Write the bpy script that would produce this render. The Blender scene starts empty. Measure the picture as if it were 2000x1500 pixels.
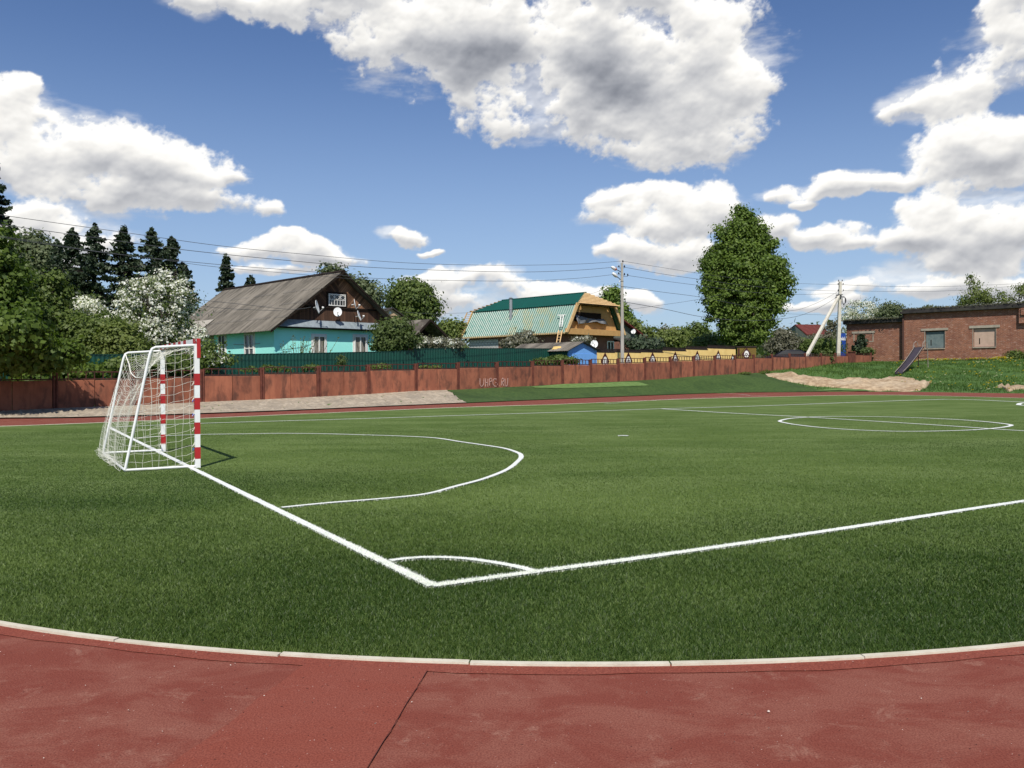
import bpy, bmesh, math, random
import numpy as np
from mathutils import Vector, Matrix
R = math.radians
random.seed(4); rng = np.random.default_rng(7)
SC = bpy.context.scene; COL = SC.collection

# ------------------------------------------------------------------ camera
FPX, CAMH, PIT, ROLL = 1672.0, 1.4514, -0.0114757, -0.0054275
fw = np.array([0, math.cos(PIT), math.sin(PIT)]); _r = np.array([1., 0, 0]); _u = np.cross(_r, fw)
r2 = _r*math.cos(ROLL)+_u*math.sin(ROLL); u2 = _u*math.cos(ROLL)-_r*math.sin(ROLL)
cam = bpy.data.cameras.new('camera'); camo = bpy.data.objects.new('camera', cam); COL.objects.link(camo)
camo.matrix_world = Matrix(((r2[0], u2[0], -fw[0], 0), (r2[1], u2[1], -fw[1], 0), (r2[2], u2[2], -fw[2], CAMH), (0, 0, 0, 1)))
cam.sensor_width = 36; cam.lens = FPX/2000*36; cam.clip_end = 5000; cam.clip_start = .05
SC.camera = camo
SC.view_settings.view_transform = 'Standard'; SC.view_settings.look = 'None'; SC.view_settings.gamma = 1
SC.view_settings.exposure = 0.22

def ray(px, py):
    d = fw+(px-1000)/FPX*r2-(py-750)/FPX*u2
    return d/d[1]
def at(px, py, Y): return np.array([0, 0, CAMH])+ray(px, py)*Y
def gr(px, py, z=0.):
    d = ray(px, py); return np.array([0, 0, CAMH])+d*((z-CAMH)/d[2])

# ------------------------------------------------------------------ sun and sky
_t = gr(457, 893); _b = gr(386, 913)
shd = (_t-_b)[:2]; SEL = math.atan2(2.04, float(np.hypot(*shd))); SAZ = math.atan2(-shd[0], -shd[1])
SUNV = Vector((math.sin(SAZ)*math.cos(SEL), math.cos(SAZ)*math.cos(SEL), math.sin(SEL)))
print('sun el', math.degrees(SEL), 'az', math.degrees(SAZ))
sl = bpy.data.lights.new('sun', 'SUN'); slo = bpy.data.objects.new('sun', sl); COL.objects.link(slo)
sl.energy = 4.3; sl.angle = R(.53); sl.color = (1, .955, .88)
slo.rotation_euler = SUNV.to_track_quat('Z', 'Y').to_euler(); slo.location = (0, 0, 60)
SKYSTR = .080

class NB:                                   # small node-graph helper
    def __init__(s, nt): s.nt = nt
    def n(s, t, **k):
        nd = s.nt.nodes.new(t)
        for a, b in k.items(): setattr(nd, a, b)
        return nd
    def put(s, sock, v):
        if v is None: return
        if hasattr(v, 'is_output'): s.nt.links.new(v, sock)
        else: sock.default_value = v
    def m(s, op, a, b=None, c=None, clamp=False):
        nd = s.n('ShaderNodeMath', operation=op, use_clamp=clamp)
        for i, v in enumerate((a, b, c)): s.put(nd.inputs[i], v)
        return nd.outputs[0]
    def vm(s, op, a, b=None, out=0):
        nd = s.n('ShaderNodeVectorMath', operation=op)
        s.put(nd.inputs[0], a); s.put(nd.inputs[1], b)
        return nd.outputs[out]
    def noise(s, vec, scale, detail=4, rough=.55, dist=0., dim='3D'):
        nd = s.n('ShaderNodeTexNoise', noise_dimensions=dim)
        s.put(nd.inputs['Vector'], vec); nd.inputs['Scale'].default_value = scale
        nd.inputs['Detail'].default_value = detail; nd.inputs['Roughness'].default_value = rough
        nd.inputs['Distortion'].default_value = dist
        return nd.outputs[0]
    def mix(s, f, a, b, mode='MIX'):
        nd = s.n('ShaderNodeMix', data_type='RGBA', blend_type=mode)
        s.put(nd.inputs[0], f); s.put(nd.inputs[6], a); s.put(nd.inputs[7], b)
        return nd.outputs[2]
    def rng(s, v, a, b, c=0., d=1., smooth=True):
        nd = s.n('ShaderNodeMapRange'); nd.interpolation_type = 'SMOOTHSTEP' if smooth else 'LINEAR'
        s.put(nd.inputs[0], v)
        for i, q in enumerate((a, b, c, d)): nd.inputs[i+1].default_value = q
        return nd.outputs[0]
def rgb(*c): return (*c, 1.0)
def s2l(*c): return tuple(((v/255)/12.92 if v/255 < .04045 else ((v/255+.055)/1.055)**2.4) for v in c)+(1.,)

# clouds: (px, py, rx, ry) of puffs seen from the pitch, turned into azimuth and elevation
PUFF = [(640,-40,230,92),(800,45,190,78),(900,-50,360,130),(560,15,130,36),(1000,90,300,112),(1180,120,260,150),(1330,100,170,120),(1100,200,200,75),(1290,225,170,90),(1400,240,100,70),(1250,300,75,32),
        (1410,150,110,90),(1230,-40,160,90),(440,5,110,32),
        (30,215,95,60),(20,290,150,70),(180,310,190,70),(330,325,140,60),(420,352,75,24),(420,400,90,32),(250,380,150,38),(50,175,60,38),(110,450,120,42),(60,430,110,40),(480,410,60,25),(180,470,90,30),(40,500,110,40),
        (500,490,85,18),(590,484,80,24),(650,498,62,14),(560,462,42,13),(520,520,100,13),(450,480,30,10),
        (795,460,38,17),(840,488,26,8),(920,545,120,30),(850,540,70,24),(1010,560,120,26),(1100,575,100,22),(870,590,100,26),
        (1190,395,56,26),(1300,398,80,38),(1390,410,70,48),(1480,440,60,30),(1220,425,85,24),(1330,440,100,30),(1240,487,60,18),(1310,495,90,26),(1230,590,60,24),(1330,510,80,20),
        (1520,370,50,16),(1640,360,75,20),(1720,350,60,18),(1620,460,75,26),(1680,480,50,18),(1560,390,30,10),
        (1780,210,60,26),(1840,190,90,46),(1900,150,90,60),(1960,90,70,80),(2010,60,70,100),(1990,-10,60,60),
        (1860,300,90,55),(1960,290,120,70),(1930,350,130,60),(1840,400,95,36),(1900,420,140,50),(1980,440,120,60),(1800,480,100,36),(1880,500,150,40),(1700,555,110,20),(1840,565,140,24),(1960,560,120,34),(1600,590,80,14)]
GREY = [(1120,175,270,66,1.05),(940,120,190,52,.75),(1240,135,190,75,.85),(1050,10,190,26,.55),(1150,60,160,40,.35),(700,60,160,30,.3),(1900,430,130,36,.65),(1830,500,160,32,.7),(1960,500,100,56,.65),(260,368,180,26,.8),(110,480,160,34,.8),(120,345,160,28,.75),(1930,300,80,26,.5),(620,510,90,20,.6),(940,575,120,22,.6),(1330,440,110,18,.45),(1900,200,60,25,.5),(1960,370,90,22,.5),(1640,485,50,12,.4),(1380,290,60,20,.4)]
def azel(px, py):
    d = ray(px, py); d = d/np.linalg.norm(d)
    return math.atan2(d[0], d[1]), math.asin(d[2])
def ell(px, py, rx, ry):
    a, e = azel(px, py); a1, _ = azel(px+rx, py); _, e1 = azel(px, py-ry)
    a0, _ = azel(px-rx, py); _, e0 = azel(px, py+ry)
    return a, e, (a1-a0)/2, (e1-e0)/2

W = bpy.data.worlds.new('World'); SC.world = W; W.use_nodes = True
nt = W.node_tree; nt.nodes.clear(); b = NB(nt)
out = b.n('ShaderNodeOutputWorld'); bg = b.n('ShaderNodeBackground'); nt.links.new(bg.outputs[0], out.inputs[0])
sky = b.n('ShaderNodeTexSky'); sky.sky_type = 'NISHITA'; sky.sun_disc = False; sky.sun_elevation = SEL; sky.sun_rotation = SAZ
sky.altitude = 200; sky.air_density = 1.0; sky.dust_density = .6; sky.ozone_density = 1.6
tc = b.n('ShaderNodeTexCoord'); dirn = b.vm('NORMALIZE', tc.outputs['Generated'])
sx = b.n('ShaderNodeSeparateXYZ'); nt.links.new(dirn, sx.inputs[0])
az = b.m('ARCTAN2', sx.outputs[0], sx.outputs[1]); el = b.m('ARCSINE', sx.outputs[2])
skyc = b.vm('MULTIPLY', sky.outputs[0], (.74, .87, 1.12))
# the day's thin high veil, paler towards the horizon
veil = b.rng(el, -.05, .40, .56, .0)
skyc = b.mix(veil, skyc, (5.3, 6.8, 8.6, 1))
nt.links.new(skyc, bg.inputs[0]); bg.inputs[1].default_value = SKYSTR
W.cycles.sampling_method = 'MANUAL'; W.cycles.sample_map_resolution = 512

# ------------------------------------------------------------------ materials
def mat(name, c, rough=.7, c2=None, scale=3., c3=None, scale3=.4, amt3=.5, bump=0., bscale=40., spec=.4, metal=0., contrast=(.35, .65), stretch=(1, 1, 1), trans=0.):
    m = bpy.data.materials.new(name); m.use_nodes = True; nt = m.node_tree; nt.nodes.clear(); b = NB(nt)
    o = b.n('ShaderNodeOutputMaterial'); p = b.n('ShaderNodeBsdfPrincipled'); nt.links.new(p.outputs[0], o.inputs[0])
    tc = b.n('ShaderNodeTexCoord'); v = b.vm('MULTIPLY', tc.outputs['Object'], stretch)
    col = c
    if c2 is not None: col = b.mix(b.rng(b.noise(v, scale, 8, .62), contrast[0], contrast[1]), c, c2)
    if c3 is not None: col = b.mix(b.m('MULTIPLY', b.rng(b.noise(v, scale3, 5, .6, .3), .45, .68), amt3), col, c3)
    b.put(p.inputs['Base Color'], col)
    p.inputs['Roughness'].default_value = rough; p.inputs['Specular IOR Level'].default_value = spec; p.inputs['Metallic'].default_value = metal
    if bump:
        bn = b.n('ShaderNodeBump'); bn.inputs['Strength'].default_value = bump; bn.inputs['Distance'].default_value = .02
        nt.links.new(b.noise(v, bscale, 6, .6), bn.inputs['Height']); nt.links.new(bn.outputs[0], p.inputs['Normal'])
    m['bsdf'] = p.name
    return m
def leafmat(name, a, bcol, trans=.35, rough=.55, spec=.3):
    m = bpy.data.materials.new(name); m.use_nodes = True; nt = m.node_tree; nt.nodes.clear(); b = NB(nt)
    o = b.n('ShaderNodeOutputMaterial'); p = b.n('ShaderNodeBsdfPrincipled'); tr = b.n('ShaderNodeBsdfTranslucent'); mx = b.n('ShaderNodeMixShader')
    at_ = b.n('ShaderNodeAttribute', attribute_name='tone')
    col = b.mix(at_.outputs['Fac'], a, bcol)
    nt.links.new(col, p.inputs['Base Color']); p.inputs['Roughness'].default_value = rough; p.inputs['Specular IOR Level'].default_value = spec
    nt.links.new(b.vm('MULTIPLY', col, (1.1, 1.25, .6)), tr.inputs[0])
    mx.inputs[0].default_value = trans
    nt.links.new(p.outputs[0], mx.inputs[1]); nt.links.new(tr.outputs[0], mx.inputs[2]); nt.links.new(mx.outputs[0], o.inputs[0])
    return m
def brickmat(name, c1, c2, mortar, bw=.25, bh=.065, ms=.012, plane='xz', dirt=None, rough=.9, noiseamt=.5, pale=None):
    m = bpy.data.materials.new(name); m.use_nodes = True; nt = m.node_tree; nt.nodes.clear(); b = NB(nt)
    o = b.n('ShaderNodeOutputMaterial'); p = b.n('ShaderNodeBsdfPrincipled'); nt.links.new(p.outputs[0], o.inputs[0])
    tc = b.n('ShaderNodeTexCoord'); s = b.n('ShaderNodeSeparateXYZ'); nt.links.new(tc.outputs['Object'], s.inputs[0])
    c = b.n('ShaderNodeCombineXYZ')
    if plane == 'xz': nt.links.new(b.m('ADD', s.outputs[0], s.outputs[1]), c.inputs[0])
    nt.links.new(s.outputs[2], c.inputs[1])
    t = b.n('ShaderNodeTexBrick'); nt.links.new(c.outputs[0], t.inputs['Vector'])
    t.inputs['Scale'].default_value = 1; t.inputs['Brick Width'].default_value = bw; t.inputs['Row Height'].default_value = bh; t.inputs['Mortar Size'].default_value = ms
    t.inputs['Color1'].default_value = c1; t.inputs['Color2'].default_value = c2; t.inputs['Mortar'].default_value = mortar
    col = t.outputs[0]
    n = b.noise(tc.outputs['Object'], 1.1, 7, .65)
    col = b.mix(b.m('MULTIPLY', b.rng(n, .35, .7), noiseamt), col, dirt or rgb(.08, .04, .03))
    if pale:
        nn = b.noise(b.vm('MULTIPLY', tc.outputs['Object'], (1, 1, 3.)), 2.2, 9, .75)
        col = b.mix(b.m('MULTIPLY', b.rng(nn, .53, .64), .75), col, pale)
    nt.links.new(col, p.inputs['Base Color']); p.inputs['Roughness'].default_value = rough
    return m

# ------------------------------------------------------------------ object helpers
def tag(o, label=None, cat=None, group=None, kind=None):
    if label: o['label'] = label
    if cat: o['category'] = cat
    if group: o['group'] = group
    if kind: o['kind'] = kind
    return o
def link(name, me, m, parent=None):
    o = bpy.data.objects.new(name, me); COL.objects.link(o)
    if m is not None and len(me.materials) == 0:
        for q in (m if isinstance(m, (list, tuple)) else [m]): me.materials.append(q)
    if parent is not None: o.parent = parent
    return o
def thing(name, label, cat, loc=(0, 0, 0), rz=0., group=None):
    o = bpy.data.objects.new(name, None); COL.objects.link(o); o.location = loc; o.rotation_euler = (0, 0, rz); o.empty_display_size = .3
    return tag(o, label, cat, group)
def npmesh(name, V, F, smooth=False, tone=None):
    V = np.asarray(V, np.float32); F = np.asarray(F, np.int32); k = F.shape[1]
    me = bpy.data.meshes.new(name); me.vertices.add(len(V)); me.vertices.foreach_set('co', V.ravel())
    me.loops.add(F.size); me.loops.foreach_set('vertex_index', F.ravel())
    me.polygons.add(len(F)); me.polygons.foreach_set('loop_start', np.arange(0, F.size, k, dtype=np.int32))
    try: me.polygons.foreach_set('loop_total', np.full(len(F), k, np.int32))
    except Exception: pass
    if smooth: me.polygons.foreach_set('use_smooth', np.ones(len(F), bool))
    if tone is not None:
        a = me.attributes.new('tone', 'FLOAT', 'FACE'); a.data.foreach_set('value', np.asarray(tone, np.float32))
    me.update(calc_edges=True); me.validate(); return me

class MB:                                    # collects polygons of any size into one mesh
    def __init__(s): s.v = []; s.f = []; s.mi = []
    def poly(s, pts, mi=0):
        i = len(s.v); s.v += [tuple(map(float, p)) for p in pts]; s.f.append(tuple(range(i, i+len(pts)))); s.mi.append(mi); return s
    def hull(s, a, b_, mi=0):                # prism between two equal loops
        n = len(a); i = len(s.v); s.v += [tuple(map(float, p)) for p in list(a)+list(b_)]
        s.f.append(tuple(range(i+n-1, i-1, -1))); s.f.append(tuple(range(i+n, i+2*n))); s.mi += [mi, mi]
        for k in range(n): s.f.append((i+k, i+(k+1) % n, i+n+(k+1) % n, i+n+k)); s.mi.append(mi)
        return s
    def box(s, x0, y0, z0, x1, y1, z1, mi=0):
        return s.hull([(x0, y0, z0), (x1, y0, z0), (x1, y1, z0), (x0, y1, z0)], [(x0, y0, z1), (x1, y0, z1), (x1, y1, z1), (x0, y1, z1)], mi)
    def bar(s, p, q, w, h=None, mi=0, up=(0, 0, 1)):   # rectangular bar between two points
        p, q = Vector(p), Vector(q); d = (q-p).normalized(); h = h or w; upv = Vector(up)
        if abs(d.dot(upv)) > .95: upv = Vector((1, 0, 0))
        a = d.cross(upv).normalized()*w/2; c = a.normalized().cross(d)*h/2
        L = lambda o: [o+a+c, o-a+c, o-a-c, o+a-c]
        return s.hull(L(p), L(q), mi)
    def tube(s, pts, r, n=8, mi=0, caps=True):
        pts = [Vector(p) for p in pts]; rs = r if isinstance(r, (list, tuple)) else [r]*len(pts)
        i0 = len(s.v); ref = None
        for k, p in enumerate(pts):
            d = (pts[min(k+1, len(pts)-1)]-pts[max(k-1, 0)]).normalized()
            if ref is None: ref = Vector((0, 0, 1)) if abs(d.z) < .9 else Vector((1, 0, 0))
            a = d.cross(ref).normalized(); c = a.cross(d).normalized(); ref = c
            for j in range(n):
                t = 2*math.pi*j/n; s.v.append(tuple(p+(a*math.cos(t)+c*math.sin(t))*rs[k]))
        for k in range(len(pts)-1):
            for j in range(n):
                s.f.append((i0+k*n+j, i0+k*n+(j+1) % n, i0+(k+1)*n+(j+1) % n, i0+(k+1)*n+j)); s.mi.append(mi)
        if caps:
            s.f.append(tuple(range(i0+n-1, i0-1, -1))); s.f.append(tuple(range(i0+(len(pts)-1)*n, i0+len(pts)*n))); s.mi += [mi, mi]
        return s
    def build(s, name, m, parent=None, smooth=False, bevel=0.):
        me = bpy.data.meshes.new(name); me.from_pydata(s.v, [], s.f); me.update()
        o = link(name, me, m, parent)
        if isinstance(m, (list, tuple)): me.polygons.foreach_set('material_index', s.mi)
        bm = bmesh.new(); bm.from_mesh(me); bmesh.ops.recalc_face_normals(bm, faces=bm.faces)
        if bevel: bmesh.ops.bevel(bm, geom=[e for e in bm.edges], offset=bevel, segments=1, affect='EDGES', clamp_overlap=True)
        bm.to_mesh(me); bm.free()
        if smooth: me.polygons.foreach_set('use_smooth', np.ones(len(me.polygons), bool))
        return o
def sheet(mb, o, ax, bx, L, Wd, period=.2, depth=.03, th=.006, shape='sine'):
    # corrugated sheet: runs L along ax (ribs repeat along ax), Wd along bx; o, ax, bx Vectors
    n = max(2, int(L/period*(4 if shape == 'sine' else 4))); nrm = Vector(ax).cross(Vector(bx)).normalized(); o = Vector(o); ax = Vector(ax).normalized(); bx = Vector(bx)
    i0 = len(mb.v)
    for k in range(n+1):
        t = L*k/n; ph = (t/period) % 1
        d = math.cos(2*math.pi*ph)*depth/2 if shape == 'sine' else (depth if ph < .45 else 0)
        for w in (0, 1):
            p = o+ax*t+bx*Wd*w+nrm*d; mb.v.append(tuple(p)); mb.v.append(tuple(p-nrm*th))
    for k in range(n):
        a = i0+k*4; c = a+4
        mb.f += [(a, c, c+2, a+2), (a+1, a+3, c+3, c+1), (a, a+1, c+1, c), (a+2, c+2, c+3, a+3)]; mb.mi += [0]*4
    return mb

# ------------------------------------------------------------------ clouds: a far dome segment carrying brightness and cover per vertex
def perlin(X, Y, seed):
    r = np.random.default_rng(seed); A = r.random((256, 256))*2*np.pi; i = np.floor(X).astype(int); j = np.floor(Y).astype(int); fx = X-i; fy = Y-j
    ux = fx**3*(fx*(fx*6-15)+10); uy = fy**3*(fy*(fy*6-15)+10)
    def g(a, c): t = A[(i+a) % 256, (j+c) % 256]; return np.cos(t)*(fx-a)+np.sin(t)*(fy-c)
    return (g(0, 0)*(1-ux)+g(1, 0)*ux)*(1-uy)+(g(0, 1)*(1-ux)+g(1, 1)*ux)*uy
def fbm(X, Y, s, octs, seed, gain=.55, billow=False):
    o = 0.; a = 1.; t = 0.
    for k in range(octs):
        n = perlin(X/s+seed*3.1+k*7.7, Y/s+k*5.3, seed+k); o = o+a*((1-np.abs(n)*2.4) if billow else n*1.5); t += a; a *= gain; s /= 2.03
    return o/t
def clouds():
    a = np.linspace(R(-40), R(40), 1400); e = np.linspace(R(-1), R(32), 600); A, E_ = np.meshgrid(a, e)
    ES = E_*1.25
    wx = fbm(A, ES, .10, 5, 3)*.030; wy = fbm(A, ES, .10, 5, 23)*.020
    Aw = A+wx; Ew = E_+wy; D = np.full(A.shape, -9.)
    for q in PUFF:
        ca, ce, ra, re = ell(*q); v = 1-((Aw-ca)/ra)**2-((Ew-ce)/re)**2
        m_ = np.maximum(D, v); D = m_+np.log(np.exp(np.clip((D-m_)*6, -40, 0))+np.exp(np.clip((v-m_)*6, -40, 0)))/6
    D = np.maximum(D, -2.2)
    n1 = fbm(A, ES, .085, 8, 41, .6); n2 = fbm(A, ES, .035, 6, 57, .6, True)
    n3 = fbm(A, ES, .012, 5, 171, .62)
    F = D+.05+n1*2.1+(n2-.45)*.55+n3*.30
    # loose wisps
    wsp = fbm(A*.8, ES*2.2, .12, 8, 77, .62); F2 = D*.7+.35+wsp*1.8
    sm = lambda x, lo, hi: (lambda t: t*t*(3-2*t))(np.clip((x-lo)/(hi-lo), 0, 1))
    alpha = np.maximum(sm(F, -.12, .58), .60*sm(F2, .1, 1.2)*sm(D, -2.1, .2))
    def blur(Z, k):
        for ax in (0, 1):
            for _ in range(2):
                c = np.cumsum(np.pad(Z, [(k+1, k) if i == ax else (0, 0) for i in (0, 1)], mode='edge'), axis=ax)
                n = Z.shape[ax]; Z = (np.take(c, range(2*k+1, 2*k+1+n), ax)-np.take(c, range(0, n), ax))/(2*k+1)
        return Z
    Hh = np.sqrt(np.clip(F, 0, 3.)); gy_, gx_ = np.gradient(blur(Hh, 1)); by, bx_ = np.gradient(blur(Hh, 5)); cy, cx_ = np.gradient(blur(Hh, 18))
    lit = -gy_*.9-by*3.0-cy*7.+(.25*gx_)+bx_*.5
    G = np.zeros(A.shape)
    for q in GREY:
        ca, ce, ra, re = ell(*q[:4]); G = np.maximum(G, min(q[4], .72)*np.clip(1-((Aw-ca)/ra)**2-((Ew-ce)/re)**2, 0, 1)**.5)
    G = blur(G, 26)*(.9+.35*fbm(A, ES, .09, 6, 91, .5))
    thick = sm(blur(F, 4), .35, 1.6)
    B = .92+np.clip(lit*.85, -.17, .12)-.52*G*blur(thick, 8)-.06*thick+.05*(n2-.4)+.03*n3
    B = np.clip(B, .46, 1.0)
    sh = np.clip((B-.40)/.5, 0, 1)
    c = np.stack([B*(.86+.14*sh), B*(.90+.09*sh), B*(1.0-.03*sh)], -1)**1.75*.93
    alpha = alpha*sm(E_, R(.2), R(4))
    rad = 1800.; Vx = np.stack([np.sin(A)*np.cos(E_), np.cos(A)*np.cos(E_), np.sin(E_)], -1).reshape(-1, 3)*rad
    i = np.arange(A.size).reshape(A.shape); Fq = np.stack([i[:-1, :-1].ravel(), i[1:, :-1].ravel(), i[1:, 1:].ravel(), i[:-1, 1:].ravel()], 1)
    me = npmesh('sky', Vx, Fq, True); at_ = me.attributes.new('cloud', 'FLOAT_COLOR', 'POINT')
    at_.data.foreach_set('color', np.concatenate([c, alpha[..., None]], -1).astype(np.float32).ravel())
    m = bpy.data.materials.new('clouds'); m.use_nodes = True; nt = m.node_tree; nt.nodes.clear(); b = NB(nt)
    o = b.n('ShaderNodeOutputMaterial'); em = b.n('ShaderNodeEmission'); tr = b.n('ShaderNodeBsdfTransparent'); mx = b.n('ShaderNodeMixShader'); q = b.n('ShaderNodeAttribute', attribute_name='cloud')
    nt.links.new(q.outputs['Color'], em.inputs[0]); nt.links.new(q.outputs['Alpha'], mx.inputs[0]); nt.links.new(tr.outputs[0], mx.inputs[1]); nt.links.new(em.outputs[0], mx.inputs[2]); nt.links.new(mx.outputs[0], o.inputs[0])
    m.cycles.emission_sampling = 'NONE'
    tag(link('sky', me, m), kind='structure')
clouds()

# ------------------------------------------------------------------ plan geometry shared by ground, fences and houses
S2 = math.sqrt(.5); U = np.array([S2, S2]); V = np.array([-S2, S2]); F0 = np.array([-13.7, 37.75])
def lineY(px, off=0., P=F0, d=U):            # depth where the sight line of a column meets a plan line lying off metres behind P
    q = P+V*off; r = (px-1000)/FPX; k = (q[0]-q[1]*r)/(r*d[1]-d[0]); return q[1]+k*d[1]
def catmull(P, n=12, closed=False):
    P = [np.array(p, float) for p in P]; out = []; N = len(P)
    rngk = range(N) if closed else range(N-1)
    for i in rngk:
        p0 = P[(i-1) % N] if closed or i > 0 else P[0]; p1 = P[i]; p2 = P[(i+1) % N]; p3 = P[(i+2) % N] if closed or i+2 < N else P[-1]
        for j in range(n):
            t = j/n; out.append(.5*((2*p1)+(-p0+p2)*t+(2*p0-5*p1+4*p2-p3)*t*t+(-p0+3*p1-3*p2+p3)*t**3))
    if not closed: out.append(P[-1])
    return np.array(out)
g2_ = lambda *q: gr(*q)[:2]
def circ3(a, b_, c, x0, x1, n):
    A_ = np.array([[2*(b_[0]-a[0]), 2*(b_[1]-a[1])], [2*(c[0]-a[0]), 2*(c[1]-a[1])]]); B_ = np.array([b_ @ b_-a @ a, c @ c-a @ a]); o = np.linalg.solve(A_, B_); R_ = np.hypot(*(a-o))
    x = np.linspace(x0, x1, n); return [(q, o[1]-math.sqrt(R_**2-(q-o[0])**2)) for q in x]
KERB = catmull(circ3(g2_(2000,1261), g2_(945,1298), g2_(0,1220), 4.6, -4.6, 14)+[(-7.2,8.3), (-9.6,10.8), (-12.3,14.0), (-14.3,18.0), (-15.1,21.5), g2_(-60,836), g2_(170,827), g2_(520,812),
                g2_(740,802.5), g2_(906,795.6), g2_(1100,789.5), g2_(1360,779), g2_(1512,775), g2_(1650,772.3), g2_(1770,772), g2_(2000,777.8), (31,42), (32,33), (28,24.5), (20,16.2), (12,10), (8,7.3), (6.2,6.2)], 14, True)
OUTER = catmull([(8,-1.5), (0,-2), (-8,-.5), (-16,5), (-20.5,13), (-22,20), g2_(-100,821), g2_(170,816), g2_(520,804.5), g2_(740,795), g2_(911,787.7), g2_(1160,777), g2_(1406,768), g2_(1560,766),
                 g2_(1671,765), g2_(1807,765.8), g2_(2000,768.5), (43,49), (43,36), (37,22), (27,9), (17,1.5)], 14, True)
FEET = [(-260,812),(-67,808),(107,799.5),(258,794),(393,787),(512,782),(621.5,776.5),(719.6,771),(812,765),(894,762),(970,758),(1040,754.5),(1098,751),(1153,748.5),(1207,746),(1259,743),(1309,740),(1354,735.5),
        (1396,733.5),(1436,731),(1472,729.5),(1508,724),(1542,721),(1572.7,718.5),(1604,714.5),(1632,710.5),(1657,708.5),(1701,708.5)]
FOOT = [at(x, y, lineY(x)) for x, y in FEET]
# brick building front line
BD = 92.; BC = np.array([(1765-1000)/FPX*BD, BD])
B1 = BC-V*22; B0 = BC+V*4.9*92/70
BLINE = [np.array([*BC, at(1765, 706, BD)[2]]), np.array([*(BC-V*11.6), at(2000, 700, BD-V[1]*11.6)[2]]), np.array([*B1, 3.1]), np.array([*(BC-V*60), 3.2])]
BPL = np.array([np.array([*(F0-U*90), .0]), np.array([*(F0-U*25), .0])]+FOOT+BLINE)
BPL[:, 2] = np.maximum(BPL[:, 2], 0.)
def polydist(X, Y, P, closed=False):
    best = np.full(X.shape, 1e9); side = np.zeros(X.shape); zz = np.zeros(X.shape)
    n = len(P); idx = range(n if closed else n-1)
    for i in idx:
        a = P[i]; c = P[(i+1) % n]; dx, dy = c[0]-a[0], c[1]-a[1]; L = dx*dx+dy*dy+1e-12
        t = np.clip(((X-a[0])*dx+(Y-a[1])*dy)/L, 0, 1); qx = a[0]+t*dx-X; qy = a[1]+t*dy-Y; d = qx*qx+qy*qy
        w = d < best; best = np.where(w, d, best)
        side = np.where(w, np.sign(dx*(-qy)-dy*(-qx)), side)
        if P.shape[1] > 2: zz = np.where(w, a[2]+t*(c[2]-a[2]), zz)
    return np.sqrt(best), side, zz
def inside(X, Y, P):
    c = np.zeros(X.shape, bool); n = len(P)
    for i in range(n):
        x0, y0 = P[i][:2]; x1, y1 = P[(i+1) % n][:2]
        if y0 == y1: continue
        k = ((y0 > Y) != (y1 > Y)) & (X < (x1-x0)*(Y-y0)/(y1-y0)+x0); c ^= k
    return c
def terrain(X, Y):
    X = np.asarray(X, float); Y = np.asarray(Y, float)
    ins = inside(X, Y, OUTER); dt, _, _ = polydist(X, Y, OUTER, True); df, sd, h = polydist(X, Y, BPL)
    f = dt/(dt+df+1e-6); f = f*f*(3-2*f)*.35+f*.65
    front = sd < 0
    z = np.where(front, h*f, h+np.minimum(df, 60)*.012)
    z = np.where(front & (Y < 20), h*f*0, z)
    return np.where(ins, 0., z)
def hit(px, py):
    d = ray(px, py); ys = np.arange(20, 130, .1); P = np.array([0, 0, CAMH])[:, None]+d[:, None]*ys
    t = terrain(P[0], P[1]); k = np.argmax(P[2] < t); k = k if (P[2] < t).any() else len(ys)-1
    return P[:, k]
def tz(x, y): return float(terrain(np.array([x]), np.array([y]))[0])

# ------------------------------------------------------------------ ground sheets
M = {}
M['meadow'] = mat('meadow', rgb(.045, .105, .016), .9, rgb(.09, .16, .03), 1.2, rgb(.03, .07, .012), .25, .6, bump=.5, bscale=9)
def axis(lo, hi, fine_lo, fine_hi, step):
    a = list(np.arange(fine_lo, fine_hi+.01, step)); s = step
    while a[-1] < hi: s *= 1.35; a.append(a[-1]+s)
    s = step; pre = []
    x = fine_lo
    while x > lo: s *= 1.35; x -= s; pre.append(x)
    return np.array(pre[::-1]+a)
def gridmesh(name, xs, ys, zf):
    X, Y = np.meshgrid(xs, ys); Z = zf(X, Y); n = len(xs); m_ = len(ys)
    Vv = np.stack([X.ravel(), Y.ravel(), Z.ravel()], 1); i = np.arange(n*m_).reshape(m_, n)
    Fq = np.stack([i[:-1, :-1].ravel(), i[:-1, 1:].ravel(), i[1:, 1:].ravel(), i[1:, :-1].ravel()], 1)
    return npmesh(name, Vv, Fq, True)
gx = axis(-1500, 1500, -30, 62, 1.); gy = axis(-300, 2500, 18, 98, 1.)
def gz(X, Y):
    z = terrain(X, Y); ins = inside(X, Y, OUTER); dt, _, _ = polydist(X, Y, OUTER, True)
    bumps = .10*np.sin(X*.9+Y*.37)*np.sin(Y*.7-X*.21)+.05*np.sin(X*2.3)*np.sin(Y*1.9)
    amp = np.clip((dt-1)/4, 0, 1)*(X > 22)*(1-np.clip((polydist(X, Y, BPL)[0]*-1+2)/2, 0, 1))
    z = z+bumps*amp*.8
    return np.where(ins, -.03-.4*np.clip(dt-1.5, 0, 1), z-.05*np.clip(1-dt, 0, 1))
tag(link('ground', gridmesh('ground', gx, gy, gz), M['meadow']), kind='structure')

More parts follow.
